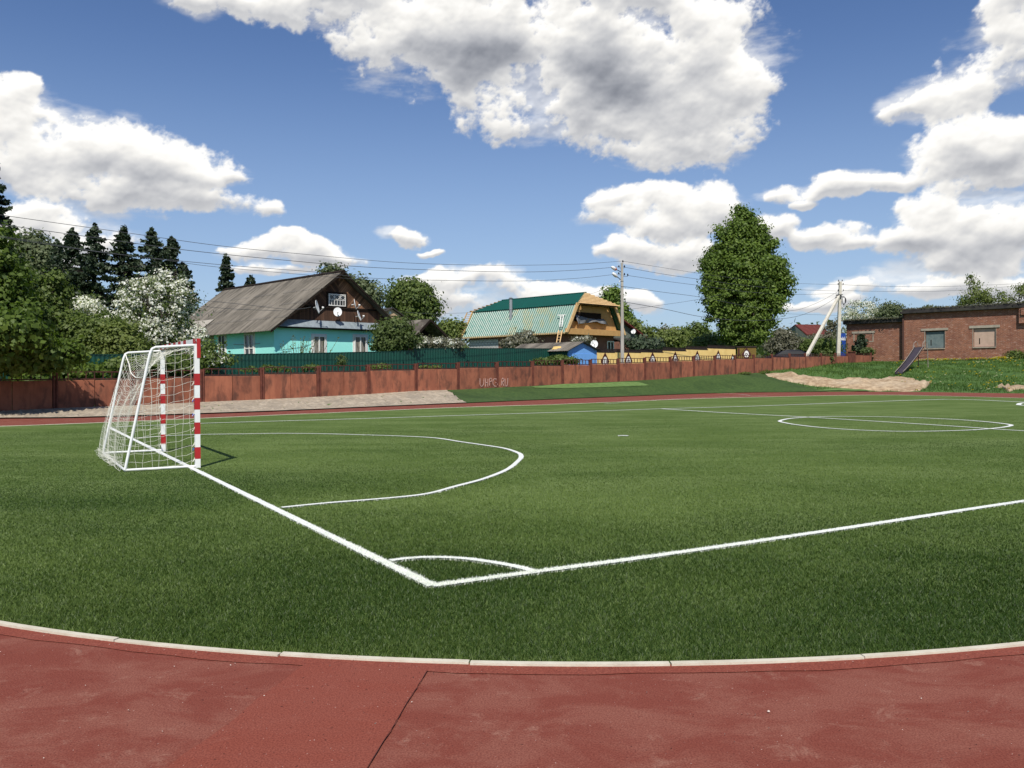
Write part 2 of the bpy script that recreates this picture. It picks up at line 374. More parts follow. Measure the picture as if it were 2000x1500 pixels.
def loft(name, A, Bc, m, nacross=6, dz=.02, zf=None, jitter=0.):
    A = np.asarray(A); Bc = np.asarray(Bc); n = len(A); T = np.linspace(0, 1, nacross+1)
    X = A[:, None, 0]*(1-T)+Bc[:, None, 0]*T; Y = A[:, None, 1]*(1-T)+Bc[:, None, 1]*T
    Z = (terrain(X, Y) if zf is None else zf(X, Y))+dz
    if jitter: Z = Z+jitter*rng.standard_normal(Z.shape)*np.minimum(1, 4*T*(1-T)*2)
    i = np.arange(n*(nacross+1)).reshape(n, nacross+1)
    Fq = np.stack([i[:-1, :-1].ravel(), i[1:, :-1].ravel(), i[1:, 1:].ravel(), i[:-1, 1:].ravel()], 1)
    me = npmesh(name, np.stack([X.ravel(), Y.ravel(), Z.ravel()], 1), Fq, True)
    o = link(name, me, m); tag(o, kind='structure'); bm = bmesh.new(); bm.from_mesh(me); bmesh.ops.recalc_face_normals(bm, faces=bm.faces)
    if sum(f.normal.z for f in bm.faces) < 0: bmesh.ops.reverse_faces(bm, faces=bm.faces)
    bm.to_mesh(me); bm.free(); return o
def resample(P, n, closed=False):
    P = np.asarray(P); Q = np.vstack([P, P[:1]]) if closed else P
    s = np.r_[0, np.cumsum(np.hypot(*np.diff(Q[:, :2], axis=0).T))]; t = np.linspace(0, s[-1], n)
    return np.stack([np.interp(t, s, Q[:, k]) for k in range(Q.shape[1])], 1)
def filled(name, P, z, m):
    me = bpy.data.meshes.new(name); bm = bmesh.new(); vs = [bm.verts.new((x, y, z)) for x, y in P]
    f = bm.faces.new(vs); f.normal_update()
    if f.normal.z < 0: f.normal_flip()
    bmesh.ops.triangulate(bm, faces=bm.faces); bm.to_mesh(me); bm.free()
    o = link(name, me, m); return tag(o, kind='structure')

# running track: red rubber, mottled, speckled
def trackmat(name, c, c2, c3, mottle=1.):
    m = bpy.data.materials.new(name); m.use_nodes = True; nt = m.node_tree; nt.nodes.clear(); b = NB(nt)
    o = b.n('ShaderNodeOutputMaterial'); p = b.n('ShaderNodeBsdfPrincipled'); nt.links.new(p.outputs[0], o.inputs[0])
    v = b.n('ShaderNodeTexCoord').outputs['Object']
    n1 = b.noise(b.vm('MULTIPLY', v, (1, 1.7, 1)), 1.9, 9, .70, .5); col = b.mix(b.m('MULTIPLY', b.rng(n1, .40, .60), mottle), c, c2)
    n2 = b.noise(v, 4.5, 9, .75, .5); col = b.mix(b.m('MULTIPLY', b.rng(n2, .54, .68), .7*mottle), col, c3)
    n3 = b.noise(v, 130, 2, .5); col = b.mix(b.rng(n3, .3, .7, 0, .55), col, rgb(.09, .016, .013))
    sp = b.noise(v, 75, 2, .6); col = b.mix(b.rng(sp, .73, .755), col, rgb(.6, .45, .38))
    sp = b.noise(b.vm('ADD', v, (9, 3, 0)), 52, 2, .6); col = b.mix(b.rng(sp, .69, .73, 0, .85), col, rgb(.035, .012, .01))
    nt.links.new(col, p.inputs['Base Color']); p.inputs['Roughness'].default_value = .95; p.inputs['Specular IOR Level'].default_value = .12
    bn = b.n('ShaderNodeBump'); bn.inputs['Strength'].default_value = .35; bn.inputs['Distance'].default_value = .004
    nt.links.new(n3, bn.inputs['Height']); nt.links.new(bn.outputs[0], p.inputs['Normal']); return m
M['track'] = trackmat('track_rubber', rgb(.222, .062, .041), rgb(.268, .098, .067), rgb(.345, .170, .120))
M['track2'] = trackmat('track_rubber_patch', rgb(.262, .071, .045), rgb(.274, .083, .055), rgb(.31, .11, .076), .7)
ringA = resample(KERB, 400, True)
# match outer curve to kerb curve by angle about the pitch centre
cen = np.array([8., 27.])
def byang(P, ang):
    a = np.arctan2(P[:, 1]-cen[1], P[:, 0]-cen[0]); o_ = np.argsort(a); a = a[o_]; Q = P[o_]
    return np.stack([np.interp(ang, np.r_[a-2*np.pi, a, a+2*np.pi], np.tile(Q[:, k], 3)) for k in (0, 1)], 1)
angs = np.linspace(-np.pi, np.pi, 721); KA = byang(resample(KERB, 1500, True), angs); OA = byang(resample(OUTER, 1500, True), angs)
loft('running_track', KA, OA, M['track'], 3, 0.0, lambda X, Y: 0*X)
# newly poured band beside the kerb and a poured patch across the track
c_out = KA+(KA-cen)/np.linalg.norm(KA-cen, axis=1)[:, None]*.0
def offs(P, d):
    t = np.roll(P, -1, 0)-np.roll(P, 1, 0); t[0] = P[1]-P[-2]; t[-1] = t[0]; n_ = np.stack([t[:, 1], -t[:, 0]], 1); n_ /= np.linalg.norm(n_, axis=1)[:, None]
    return P+n_*d
sgn = 1 if np.linalg.norm(offs(KA, .1)[10]-cen) > np.linalg.norm(KA[10]-cen) else -1
KB = offs(KA, sgn*.02)
nearm = (angs > -2.75) & (angs < -.9)
band = np.array([.13+.012*math.sin(i*.9)+.008*math.sin(i*2.3) for i in range(len(angs))])
KW = KA+(offs(KA, sgn)-KA)*band[:, None]
loft('track_edge_band', KA[nearm], KW[nearm], M['track2'], 1, .004, lambda X, Y: 0*X)
e0, e1 = g2_(598, 1300), g2_(835, 1312); f0, f1 = g2_(330, 1500), g2_(720, 1500)
jl = lambda a, c_, n, am: [a+(c_-a)*k/n+np.array([1, 0])*am*random.uniform(-1, 1) for k in range(n+1)]
ext = lambda a, c_, t: a+(c_-a)*t
filled('track_patch', jl(e0, ext(e0, f0, 3.), 30, .012)+jl(ext(e1, f1, 3.), e1, 30, .004), .008, M['track2'])

M['crack'] = mat('track_seam', rgb(.10, .026, .018), .95)
def strip(name, P, w, m, z, wob=0.):
    P = np.asarray(P); t = np.gradient(P, axis=0); n_ = np.stack([t[:, 1], -t[:, 0]], 1); n_ /= np.linalg.norm(n_, axis=1)[:, None]
    ww = w/2*(1+wob*rng.standard_normal(len(P)))
    return loft(name, P-n_*ww[:, None], P+n_*ww[:, None], m, 1, z, lambda X, Y: 0*X)
sm = (angs > -1.75) & (angs < -1.0)
strip('track_seam', resample(KW[sm], 160), .004, M['crack'], .0065, .5)
strip('track_seam', resample(np.array(jl(e1, ext(e1, f1, 2.), 20, .003)), 60), .0025, M['crack'], .0095, .5)

def grit(n=420):
    x = rng.uniform(-3.6, 3.6, n); y = rng.uniform(2.6, 4.9, n); ok = ~inside(x, y, KERB); d, _, _ = polydist(x, y, resample(KERB, 300, True)); ok &= d > .03; ok &= (rng.random(n) < .35) | (d < .22); x, y = x[ok], y[ok]; n = len(x)
    s_ = rng.uniform(.0012, .0038, n)*(1+(rng.random(n) < .05)); a = rng.random(n)*6.28; Z = .009
    ring = np.stack([np.stack([x+np.cos(a+k*1.5708)*s_*rng.uniform(.6, 1.5, n), y+np.sin(a+k*1.5708)*s_, np.full(n, Z)], 1) for k in range(4)]+[np.stack([x, y, Z+s_*.9], 1)], 1).reshape(-1, 3); b0 = np.arange(n)*5
    F = np.concatenate([np.stack([b0+k, b0+(k+1) % 4, b0+4], 1) for k in range(4)]); tone = np.tile(np.where(rng.random(n) < .45, 1., rng.random(n)*.3), 4)
    tag(link('grit', npmesh('grit', ring, F, False, tone), leafmat('grit_stone', rgb(.03, .015, .012), rgb(.62, .52, .44), 0.)), 'tiny pale and dark grit scattered on the red track', 'grit', kind='stuff')
grit()

# kerb stones round the turf
M['kerb'] = mat('kerb_stone', rgb(.62, .57, .45), .8, rgb(.52, .46, .35), 6, rgb(.66, .61, .5), 1.5, .5, bump=.2, bscale=60)
def kerb():
    mb = MB(); K = resample(KERB, 3000, True); s = 0; seg = 12
    cum = np.r_[0, np.cumsum(np.hypot(*np.diff(K, axis=0).T))]; Lt = cum[-1]; L = Lt/round(Lt)
    for k in range(round(Lt/L)):
        a, c_ = k*L+.004, (k+1)*L-.004; ts = np.linspace(a, c_, 5)
        P = np.stack([np.interp(ts, cum, K[:, i]) for i in (0, 1)], 1); t = np.gradient(P, axis=0); n_ = np.stack([t[:, 1], -t[:, 0]], 1); n_ /= np.linalg.norm(n_, axis=1)[:, None]
        j = random.uniform(-.006, .006); h = .016+random.uniform(-.003, .003); w = .020
        for q in range(4):
            p, r = P[q], P[q+1]; a_, b_ = n_[q], n_[q+1]
            lo = [(*(p+a_*(w+j)), -.05), (*(p-a_*(w-j)), -.05), (*(r-b_*(w-j)), -.05), (*(r+b_*(w+j)), -.05)]
            hi = [(x, y, h) for x, y, _ in lo]; mb.hull(lo, hi)
    return tag(mb.build('kerb', M['kerb']), kind='structure')
kerb()

# pitch base sheet
M['turf'] = None
def turfmat():
    m = bpy.data.materials.new('turf_sheet'); m.use_nodes = True; nt = m.node_tree; nt.nodes.clear(); b = NB(nt)
    o = b.n('ShaderNodeOutputMaterial'); p = b.n('ShaderNodeBsdfPrincipled'); nt.links.new(p.outputs[0], o.inputs[0])
    v = b.n('ShaderNodeTexCoord').outputs['Object']
    n1 = b.noise(b.vm('MULTIPLY', v, (.55, 1.3, 1)), .55, 7, .65, .4); n2 = b.noise(v, 24, 4, .7); n3 = b.noise(v, 2.6, 6, .65)
    col = b.mix(b.rng(n1, .35, .68), rgb(.083, .129, .033), rgb(.146, .198, .066))
    col = b.mix(b.rng(n3, .35, .7, 0, .45), col, rgb(.072, .110, .024))
    col = b.mix(b.rng(n2, .5, .8, 0, .5), col, rgb(.14, .18, .06))
    nt.links.new(col, p.inputs['Base Color']); p.inputs['Roughness'].default_value = 1.; p.inputs['Specular IOR Level'].default_value = .05
    bn = b.n('ShaderNodeBump'); bn.inputs['Strength'].default_value = .5; bn.inputs['Distance'].default_value = .03
    nt.links.new(b.noise(v, 30, 5, .7), bn.inputs['Height']); nt.links.new(bn.outputs[0], p.inputs['Normal']); return m
M['turf'] = turfmat()
filled('pitch_turf', resample(KERB, 500, True)[:-1], .004, M['turf'])

# pitch markings: centre lines on the ground plane
CORN = g2_(845, 1149); GP0 = g2_(386, 914); GP1 = g2_(319, 882)
FC = g2_(213, 835.5)
ln = lambda *q: [g2_(*p) for p in q]
DARC = catmull(ln((550,994),(640,985),(740,977),(830,967.5),(890,952),(945,937),(990,919),(1012,902),(1018,893),(1012,886),(985,877),(945,870.5),(900,864),(850,856.5),(790,853),(700,850),(620,848),(540,847.5),(470,848.5),(395,849.5),(330,852),(270,856)), 10)
CIRC = catmull(ln((1523,823),(1535,827),(1560,831),(1610,836.5),(1680,841),(1760,843.5),(1850,842.5),(1910,840),(1955,836),(1975,832),(1965,829),(1930,825),(1880,821),(1800,817),(1720,814.7),(1640,814),(1590,815),(1545,818)), 10, True)
CIRC = np.vstack([CIRC, CIRC[:1]])
FAR1 = g2_(1862, 780.3); NEAR1 = CORN+(FAR1-FC); _q = g2_(2000, 981); NEAR1 = CORN+(_q-CORN)/np.hypot(*(_q-CORN))*np.hypot(*(FAR1-FC))
NEARL = catmull(ln((845,1149),(1050,1121),(1300,1087),(1650,1035),(2000,981))+[_q+(NEAR1-_q)*t for t in (.1, .25, .5, .75, 1.)], 14)
MIDN = CORN+(NEAR1-CORN)*.5; _m = g2_(2000, 842.5)
LINES = [(np.array([FC+(CORN-FC)*t for t in np.linspace(0, 1, 60)]), .085), (NEARL, .085), (catmull(ln((213,835.5),(395,827.5),(700,818.5),(900,812),(1100,805.5),(1290,799),(1500,792.7),(1700,785),(1820,781),(1862,780.3),(1920,782),(2000,785.5))+[g2_(2000,785.5)+(NEAR1-g2_(2000,785.5))*t for t in (.15, .4, .7, 1.)], 10), .09),
         (DARC, .075), (CIRC, .085), (catmull(ln((1290,799),(1420,807),(1560,814.5),(1700,823),(1850,832.5),(2000,842.5))+[_m+(MIDN-_m)*t for t in (.3, .65, 1.)], 10), .085),
         (catmull(ln((762,1100),(800,1095),(850,1093),(910,1096),(960,1103),(1010,1112),(1045,1122)), 10), .07),
         (catmull(ln((2040,786),(2000,787.3),(1990,789.8),(1995,792),(2040,794.5)), 10), .12), (np.array([g2_(1207,852), g2_(1217,852), g2_(1227,852.3)]), .14)]
# faint lane marks on the far side of the track
LANE = [catmull(ln((1180,789.5),(1330,778.5),(1500,772.3)), 6), catmull(ln((1408,768.7),(1440,770),(1465,772.5)), 4)]
M['paint'] = mat('line_paint', rgb(.74, .75, .70), .85, rgb(.55, .58, .48), 14, contrast=(.5, .75))
def wobble(P, w):
    n = max(8, int(np.hypot(*np.diff(P, axis=0).T).sum()/.12)); P = resample(P, n); return P
LP = []
for i, (P, w) in enumerate(LINES):
    Q = wobble(P, w); LP.append((Q, w)); t = np.gradient(Q, axis=0); n_ = np.stack([t[:, 1], -t[:, 0]], 1); n_ /= np.linalg.norm(n_, axis=1)[:, None]
    ph = rng.standard_normal(len(Q)); ph = np.convolve(ph, np.ones(5)/5, 'same')
    dist = np.hypot(*Q.T)
    ww = (w/2*(.9+.12*ph)+.0004*dist+.0012*np.maximum(0, dist-22))[:, None]
    loft('pitch_line', Q-n_*ww, Q+n_*ww, M['paint'], 1, .0085+.0006*i, lambda X, Y: .0115*np.minimum(1, 6/np.hypot(X, Y))**.5+0*X)
for P in LANE: strip('lane_line', P, .05, M['paint'], .012)

# ------------------------------------------------------------------ turf blades
M['blade'] = leafmat('turf_blade', rgb(.031, .066, .008), rgb(.152, .212, .050), .25, .45, .26)
M['bladew'] = leafmat('painted_blade', rgb(.78, .79, .74), rgb(.84, .84, .80), .2, .6)
def vnoise(X, Y, s, seed):
    r = np.random.default_rng(seed); G = r.random((64, 64)); x = X/s; y = Y/s; i = np.floor(x).astype(int); j = np.floor(y).astype(int)
    fx = x-i; fy = y-j; fx = fx*fx*(3-2*fx); fy = fy*fy*(3-2*fy); g = lambda a, c_: G[a % 64, c_ % 64]
    return (g(i, j)*(1-fx)+g(i+1, j)*fx)*(1-fy)+(g(i, j+1)*(1-fx)+g(i+1, j+1)*fx)*fy
def blades(N):
    # depth with density falling as d**-2.1
    p = -1.1+1; lo, hi = 3.9, 34.   # metres
    u = rng.random(N); a = -.15
    y = (lo**a+u*(hi**a-lo**a))**(1/a)
    x = (rng.random(N)*2-1)*(.74*y+.8); x = np.where(x > 0, x*1.2, x)
    ok = inside(x, y, KERB); dk, _, _ = polydist(x, y, resample(KERB, 420, True)); ok &= dk > .024
    ok &= rng.random(N) < np.clip((34-y)/12, 0, 1)
    x, y = x[ok], y[ok]; n = len(x); d = np.hypot(x, y)
    hgt = (.024+.012*rng.random(n))*np.minimum(1, 6/d)**.75; wd = .0014*np.power(d/4.3, .8)*(.6+.8*rng.random(n))
    ln1 = vnoise(x, y*.8, 1.1, 1)*.55+vnoise(x, y, .33, 2)*.45
    ld = vnoise(x, y, 2.3, 3)*6.28*1.5
    th = rng.random(n)*6.283; la = ld+rng.normal(0, 2.2, n); lean = .15+.55*rng.random(n)+.5*ln1*rng.random(n)
    lx = np.cos(la)*lean*hgt; ly = np.sin(la)*lean*hgt
    cx_, sy_ = np.cos(th)*wd, np.sin(th)*wd
    V0 = np.stack([x-cx_, y-sy_, 0*x+.003], 1); V1 = np.stack([x+cx_, y+sy_, 0*x+.003], 1)
    m0 = np.stack([x+lx*.4+cx_*.8, y+ly*.4+sy_*.8, hgt*.62], 1); m1 = np.stack([x+lx*.4-cx_*.8, y+ly*.4-sy_*.8, hgt*.62], 1)
    T = np.stack([x+lx*1.2, y+ly*1.2, hgt*.98], 1)
    gd = (GP1-GP0)/np.hypot(*(GP1-GP0)); ax_ = (x-GP0[0])*gd[1]-(y-GP0[1])*gd[0]; strp = np.floor((ax_+.9)/4.0); st = np.take(np.array([.06, -.09, .10, -.07, .06, -.10, .04, .10]), (strp.astype(int)) % 8)
    kf = np.clip(1-dk[ok]/.09, 0, 1)*.35
    tone = np.clip(.36+kf+st+.65*(vnoise(x, y*1.6, 1.3, 5)-.5)+1.25*(vnoise(x*.6, y*1.2, 2.9, 6)-.5)+.22*np.clip((d-5)/12, 0, 1)-.08+.22*(vnoise(x, y, .2, 8)-.5)+rng.normal(0, .30, n), 0, 1)
    # fibres growing inside a painted line are white: cleared here, planted densely below
    wmask = np.zeros(n, bool); ex = []
    for Q, w in LP:
        if Q[:, 1].min() > 36: continue
        bx = (x > Q[:, 0].min()-.2) & (x < Q[:, 0].max()+.2) & (y > Q[:, 1].min()-.2) & (y < Q[:, 1].max()+.2)
        ii = np.where(bx)[0]; Qs = Q[::2] if len(Q) > 40 else Q
        if len(ii):
            dd, _, _ = polydist(x[ii], y[ii], Qs); wmask[ii] |= dd < w/2+rng.normal(0, .008, len(ii))
        sg = np.diff(Q, axis=0); L_ = np.hypot(*sg.T); mid = Q[:-1]+sg/2; dm = np.hypot(*mid.T); cnt = rng.poisson(np.clip(L_*w*42000*np.minimum(1, (4.5/dm))**2, 0, 4000)*(mid[:, 1] < 33)); k_ = np.repeat(np.arange(len(sg)), cnt)
        if len(k_) == 0: continue
        nn_ = np.stack([sg[:, 1], -sg[:, 0]], 1)/L_[:, None]; t_ = rng.random(len(k_)); o_ = rng.uniform(-.5, .5, len(k_))*w+rng.normal(0, .007, len(k_)); ex.append(Q[k_]+sg[k_]*t_[:, None]+nn_[k_]*o_[:, None])
    if ex:
        E = np.vstack(ex); ex_, ey_ = E[:, 0], E[:, 1]; m = len(E); d2 = np.hypot(ex_, ey_); h2 = (.026+.012*rng.random(m))*np.minimum(1, 6/d2)**.75; w2 = .0017*np.power(d2/4.3, .9); th = rng.random(m)*6.283; la = rng.random(m)*6.283; le = rng.random(m)*.7*h2; c_, s_ = np.cos(th)*w2, np.sin(th)*w2; lx_, ly_ = np.cos(la)*le, np.sin(la)*le
        Z0 = 0*ex_+.004; a0 = np.stack([ex_-c_, ey_-s_, Z0], 1); a1 = np.stack([ex_+c_, ey_+s_, Z0], 1); a2 = np.stack([ex_+lx_*.5+c_*.8, ey_+ly_*.5+s_*.8, h2*.6], 1); a3 = np.stack([ex_+lx_*.5-c_*.8, ey_+ly_*.5-s_*.8, h2*.6], 1); a4 = np.stack([ex_+lx_*1.2, ey_+ly_*1.2, h2], 1)
        V0 = np.vstack([V0, a0]); V1 = np.vstack([V1, a1]); m0 = np.vstack([m0, a2]); m1 = np.vstack([m1, a3]); T = np.vstack([T, a4]); tone = np.r_[tone, rng.random(m)]
        keepw = np.r_[np.zeros(n, bool), np.ones(m, bool)]; keepg = np.r_[~wmask, np.zeros(m, bool)]
    else: keepw = np.zeros(n, bool); keepg = ~wmask
    for nm, k, m in (('turf_blades', keepg, M['blade']), ('painted_turf_blades', keepw, M['bladew'])):
        q = np.where(k)[0]; nn = len(q)
        Vv = np.stack([V0[q], V1[q], m0[q], m1[q], T[q]], 1).reshape(-1, 3); b5 = np.arange(nn)*5
        Fq = np.stack([b5, b5+1, b5+2, b5, b5+2, b5+3, b5+3, b5+2, b5+4], 1).reshape(-1, 3)
        me = npmesh(nm, Vv, Fq, False, np.repeat(tone[q], 3))
        o = link(nm, me, m); tag(o, 'short green synthetic turf fibres covering the whole pitch' if nm[0] == 't' else 'white painted turf fibres along the pitch lines', 'turf', kind='stuff')
NBL = 1350000
blades(NBL)

#%%PART2
# ------------------------------------------------------------------ far side of the track: gravel, turf slope, sand
M['gravel'] = mat('gravel', rgb(.47, .39, .285), .95, rgb(.33, .27, .195), 3, rgb(.10, .09, .075), .9, .35, bump=.8, bscale=22, contrast=(.3, .6))
M['slope'] = mat('slope_turf', rgb(.028, .062, .009), .95, rgb(.056, .098, .018), 5.5, rgb(.018, .042, .005), .4, .6, bump=.6, bscale=20)
M['light_turf'] = mat('light_turf', rgb(.13, .21, .06), .9, rgb(.09, .16, .035), 3, bump=.5, bscale=20)
M['sand'] = mat('sand', rgb(.44, .325, .20), .95, rgb(.28, .19, .11), 3, rgb(.52, .42, .29), .5, .6, bump=1., bscale=7, contrast=(.38, .6))
def outerseg(p0, p1, n):                      # outer track edge between two picture columns on the far side
    far = OUTER[(OUTER[:, 1] > 22)]; col = far[:, 0]/far[:, 1]; o_ = np.argsort(col); r0, r1 = (p0-1000)/FPX, (p1-1000)/FPX
    rr = np.linspace(r0, r1, n); m_ = far[o_]; c = col[o_]; return np.stack([np.interp(rr, c, m_[:, 0]), np.interp(rr, c, m_[:, 1])], 1)
def footseg(p0, p1, n, px=None):
    rr = (np.linspace(p0, p1, n) if px is None else np.array(px)); Y = np.array([lineY(q) for q in rr]); return np.stack([(rr-1000)/FPX*Y, Y], 1)
tnear = lambda X, Y: terrain(X, Y)
jit = lambda n, a: np.array([[0, a*random.uniform(-1, 1)] for _ in range(n)])
loft('gravel_bank', outerseg(-220, 911, 240), footseg(-250, 872, 240), M['gravel'], 16, .045, jitter=.030)
loft('slope_turf', outerseg(911, 1622, 80), np.vstack([footseg(872, 1478, 60), np.array([hit(1500+ (1600-1500)*t, 734+28*t**.8)[:2] for t in np.linspace(0, 1, 20)])]), M['slope'], 8, .035, jitter=.006)
lt = [hit(*p)[:2] for p in ((1037,757.5),(1100,752),(1160,750.5),(1210,748),(1247,748))]; lb = [hit(*p)[:2] for p in ((1045,759.5),(1100,760),(1160,759),(1215,757),(1270,755))]
loft('light_turf_strip', resample(np.array(lt), 30), resample(np.array(lb), 30), M['light_turf'], 4, .065)
lt = [hit(*p)[:2] for p in ((1622,761),(1650,758.5),(1690,762.5))]; lb = [hit(*p)[:2] for p in ((1590,764.3),(1640,764),(1700,764.6))]
loft('light_turf_corner', resample(np.array(lt), 14), resample(np.array(lb), 14), M['light_turf'], 2, .06)
def heap(name, top, bot, amp, n=140, na=22, seed=2):
    A = resample(np.array([hit(*p)[:2] for p in top]), n); Bq = resample(np.array([hit(*p)[:2] for p in bot]), n); T = np.linspace(0, 1, na)
    X = A[:, None, 0]*(1-T)+Bq[:, None, 0]*T; Y = A[:, None, 1]*(1-T)+Bq[:, None, 1]*T
    j = vnoise(X+40, Y, .5, seed)-.5; X = X+j*.35*(np.abs(T-.5) > .45); Y = Y+j*.6*(np.abs(T-.5) > .45)
    e = np.minimum(1, 6*T*(1-T)); ee = np.minimum(1, 8*np.linspace(0, 1, n)*(1-np.linspace(0, 1, n)))[:, None]
    Z = terrain(X, Y)+.05+amp*e*ee*(.15+.95*vnoise(X+9, Y, 1.6, seed+1)*vnoise(X, Y+5, .7, seed+2)*1.8+.75*vnoise(X, Y, .28, seed+3))-.12*(1-np.minimum(1, e*3))
    i = np.arange(n*na).reshape(n, na); Fq = np.stack([i[:-1, :-1].ravel(), i[1:, :-1].ravel(), i[1:, 1:].ravel(), i[:-1, 1:].ravel()], 1)
    me = npmesh(name, np.stack([X.ravel(), Y.ravel(), Z.ravel()], 1), Fq, False); bm = bmesh.new(); bm.from_mesh(me); bmesh.ops.recalc_face_normals(bm, faces=bm.faces)
    if sum(f.normal.z for f in bm.faces) < 0: bmesh.ops.reverse_faces(bm, faces=bm.faces)
    bm.to_mesh(me); bm.free(); return tag(link(name, me, M['sand']), kind='structure')
heap('sand_bank', [(1494,731),(1520,729.5),(1545,732),(1575,738),(1600,741),(1640,744),(1680,741.5),(1722,742),(1735,737),(1760,737),(1780,741),(1795,752),(1808,752),(1817,744)],
     [(1500,736),(1540,746),(1580,753),(1620,757),(1660,761),(1700,763.5),(1740,764),(1775,764.5),(1795,764),(1810,759),(1820,746)], .22)
heap('sand_patch', [(1944,756),(1955,752),(1962,756),(1968,750),(1972,756),(1990,753),(2010,755)], [(1946,759),(1958,759),(1965,763),(1972,766),(1985,761),(2010,762)], .12, 50, 10, 9)

# hill grass blades and dandelions
M['hillblade'] = leafmat('meadow_blade', rgb(.035, .085, .012), rgb(.12, .20, .035), .3, .6)
def hillgrass(n=90000):
    x = rng.uniform(20, 62, n); y = rng.uniform(48, 95, n); ok = ~inside(x, y, OUTER); _, sd, _ = polydist(x, y, BPL); ok &= sd < 0; r = x/y; ok &= (r > .27) & (r < .72)
    dt, _, _ = polydist(x, y, OUTER, True); ok &= dt > .25; x, y = x[ok], y[ok]
    hp = []
    keep = np.ones(len(x), bool)
    for nm in ('sand_bank', 'sand_patch', 'slope_turf', 'light_turf_corner'):
        me = bpy.data.objects[nm].data; co = np.empty(len(me.vertices)*3); me.vertices.foreach_get('co', co); co = co.reshape(-1, 3)
        na = {'sand_bank': 22, 'sand_patch': 10, 'slope_turf': 9, 'light_turf_corner': 3}[nm]; g = co.reshape(-1, na, 3); poly = np.vstack([g[:, 0, :2], g[::-1, -1, :2]]); keep &= ~(inside(x, y, poly) & ((vnoise(x, y, .8, 71) < .80) | (nm == 'slope_turf')))
    x, y = x[keep], y[keep]; n = len(x); z = gz(x, y); h = rng.uniform(.08, .22, n)*(.5+vnoise(x, y, 1.7, 31)); w = rng.uniform(.015, .035, n)
    th = rng.random(n)*6.28; la = rng.random(n)*6.28; c, s_ = np.cos(th)*w, np.sin(th)*w
    T = np.stack([x+np.cos(la)*h*.5, y+np.sin(la)*h*.5, z+h], 1); Vv = np.stack([np.stack([x-c, y-s_, z-.02], 1), np.stack([x+c, y+s_, z-.02], 1), T], 1).reshape(-1, 3)
    tone = np.clip(vnoise(x, y, 2.2, 14)*.8+rng.normal(0, .2, n), 0, 1)
    tag(link('meadow_grass', npmesh('meadow_grass', Vv, np.arange(3*n).reshape(-1, 3), False, tone), M['hillblade']), 'rough green grass growing over the bank below the brick building', 'grass', kind='stuff')
    return x, y, z
hx, hy, hz = hillgrass()
def dandelions():
    hxx, hyy = hx, hy; dB = np.abs(polydist(hxx, hyy, BPL)[0]); col = hxx/hyy; w = vnoise(hxx, hyy, 1.3, 61)*vnoise(hxx, hyy, 4., 62); r_ = rng.random(len(hxx))
    near = (dB > .7) & (dB < 5) & (col > .455); sel = (near & (r_ < .55*np.clip(w*3-.45, 0, 1))) | ((col > .44) & (r_ < .045*np.clip(w*3-.2, 0, 1)))
    x, y, z = hxx[sel], hyy[sel], hz[sel]; n = len(x); s_ = rng.uniform(.045, .11, n); z = z+rng.uniform(.12, .24, n); Vv = []; a = np.arange(6)/6*6.283
    ring = np.stack([x[:, None]+np.cos(a)*s_[:, None], y[:, None]+np.sin(a)*s_[:, None]*.9, z[:, None]+np.sin(a)*s_[:, None]*-.35], -1); top = np.stack([x, y-.02, z+s_*.6], 1)[:, None, :]
    Vv = np.concatenate([ring, top], 1).reshape(-1, 3); base = np.arange(n)*7; F = np.concatenate([np.stack([base+k, base+(k+1) % 6, base+6], 1) for k in range(6)])
    tone = np.tile((rng.random(n) < .35).astype(float), 6)
    tag(link('dandelions', npmesh('dandelions', Vv, F, True, tone), leafmat('dandelion_head', rgb(.62, .46, .02), rgb(.62, .60, .40), .2)), 'yellow dandelion heads dotted over the grassy bank', 'flowers', kind='stuff')
dandelions()

# ------------------------------------------------------------------ red panel fence
M['terra'] = mat('terracotta_slab', rgb(.320, .112, .060), .9, rgb(.235, .078, .043), 1.4, rgb(.10, .040, .026), 1.3, .85, bump=.25, bscale=18, stretch=(1.6, 1, .8))
M['terrapost'] = mat('fence_post_paint', rgb(.17, .052, .032), .85, rgb(.11, .034, .022), 4, bump=.2)
M['rustrail'] = mat('railing_paint', rgb(.045, .014, .011), .7, rgb(.085, .025, .018), 5)
def loc_k(px, off=0., P=F0): return (lineY(px, off, P)-(P+V*off)[1])/S2
def vary(m, lo=.90, hi=1.20):                # each slab weathered a little differently
    nt = m.node_tree; b = NB(nt); p = [n for n in nt.nodes if n.type == 'BSDF_PRINCIPLED'][0]; src = p.inputs['Base Color'].links[0].from_socket; oi = b.n('ShaderNodeObjectInfo')
    f = b.rng(oi.outputs['Random'], 0, 1, lo, hi, False); v = b.vm('SCALE', src); nt.links.new(f, v.node.inputs['Scale']); nt.links.new(v, p.inputs['Base Color'])
    v2 = b.vm('MULTIPLY', b.n('ShaderNodeTexCoord').outputs['Object'], (3.5, 1, .35)); st = b.rng(b.noise(v2, 1.6, 5, .6), .52, .72, 0, .34); nt.links.new(b.mix(st, v, rgb(.09, .034, .022)), p.inputs['Base Color'])
vary(M['terra'])
fence = thing('panel_fence', 'long low terracotta red concrete panel fence with small dark railings on top', 'fence', (F0[0], F0[1], 0), R(45))
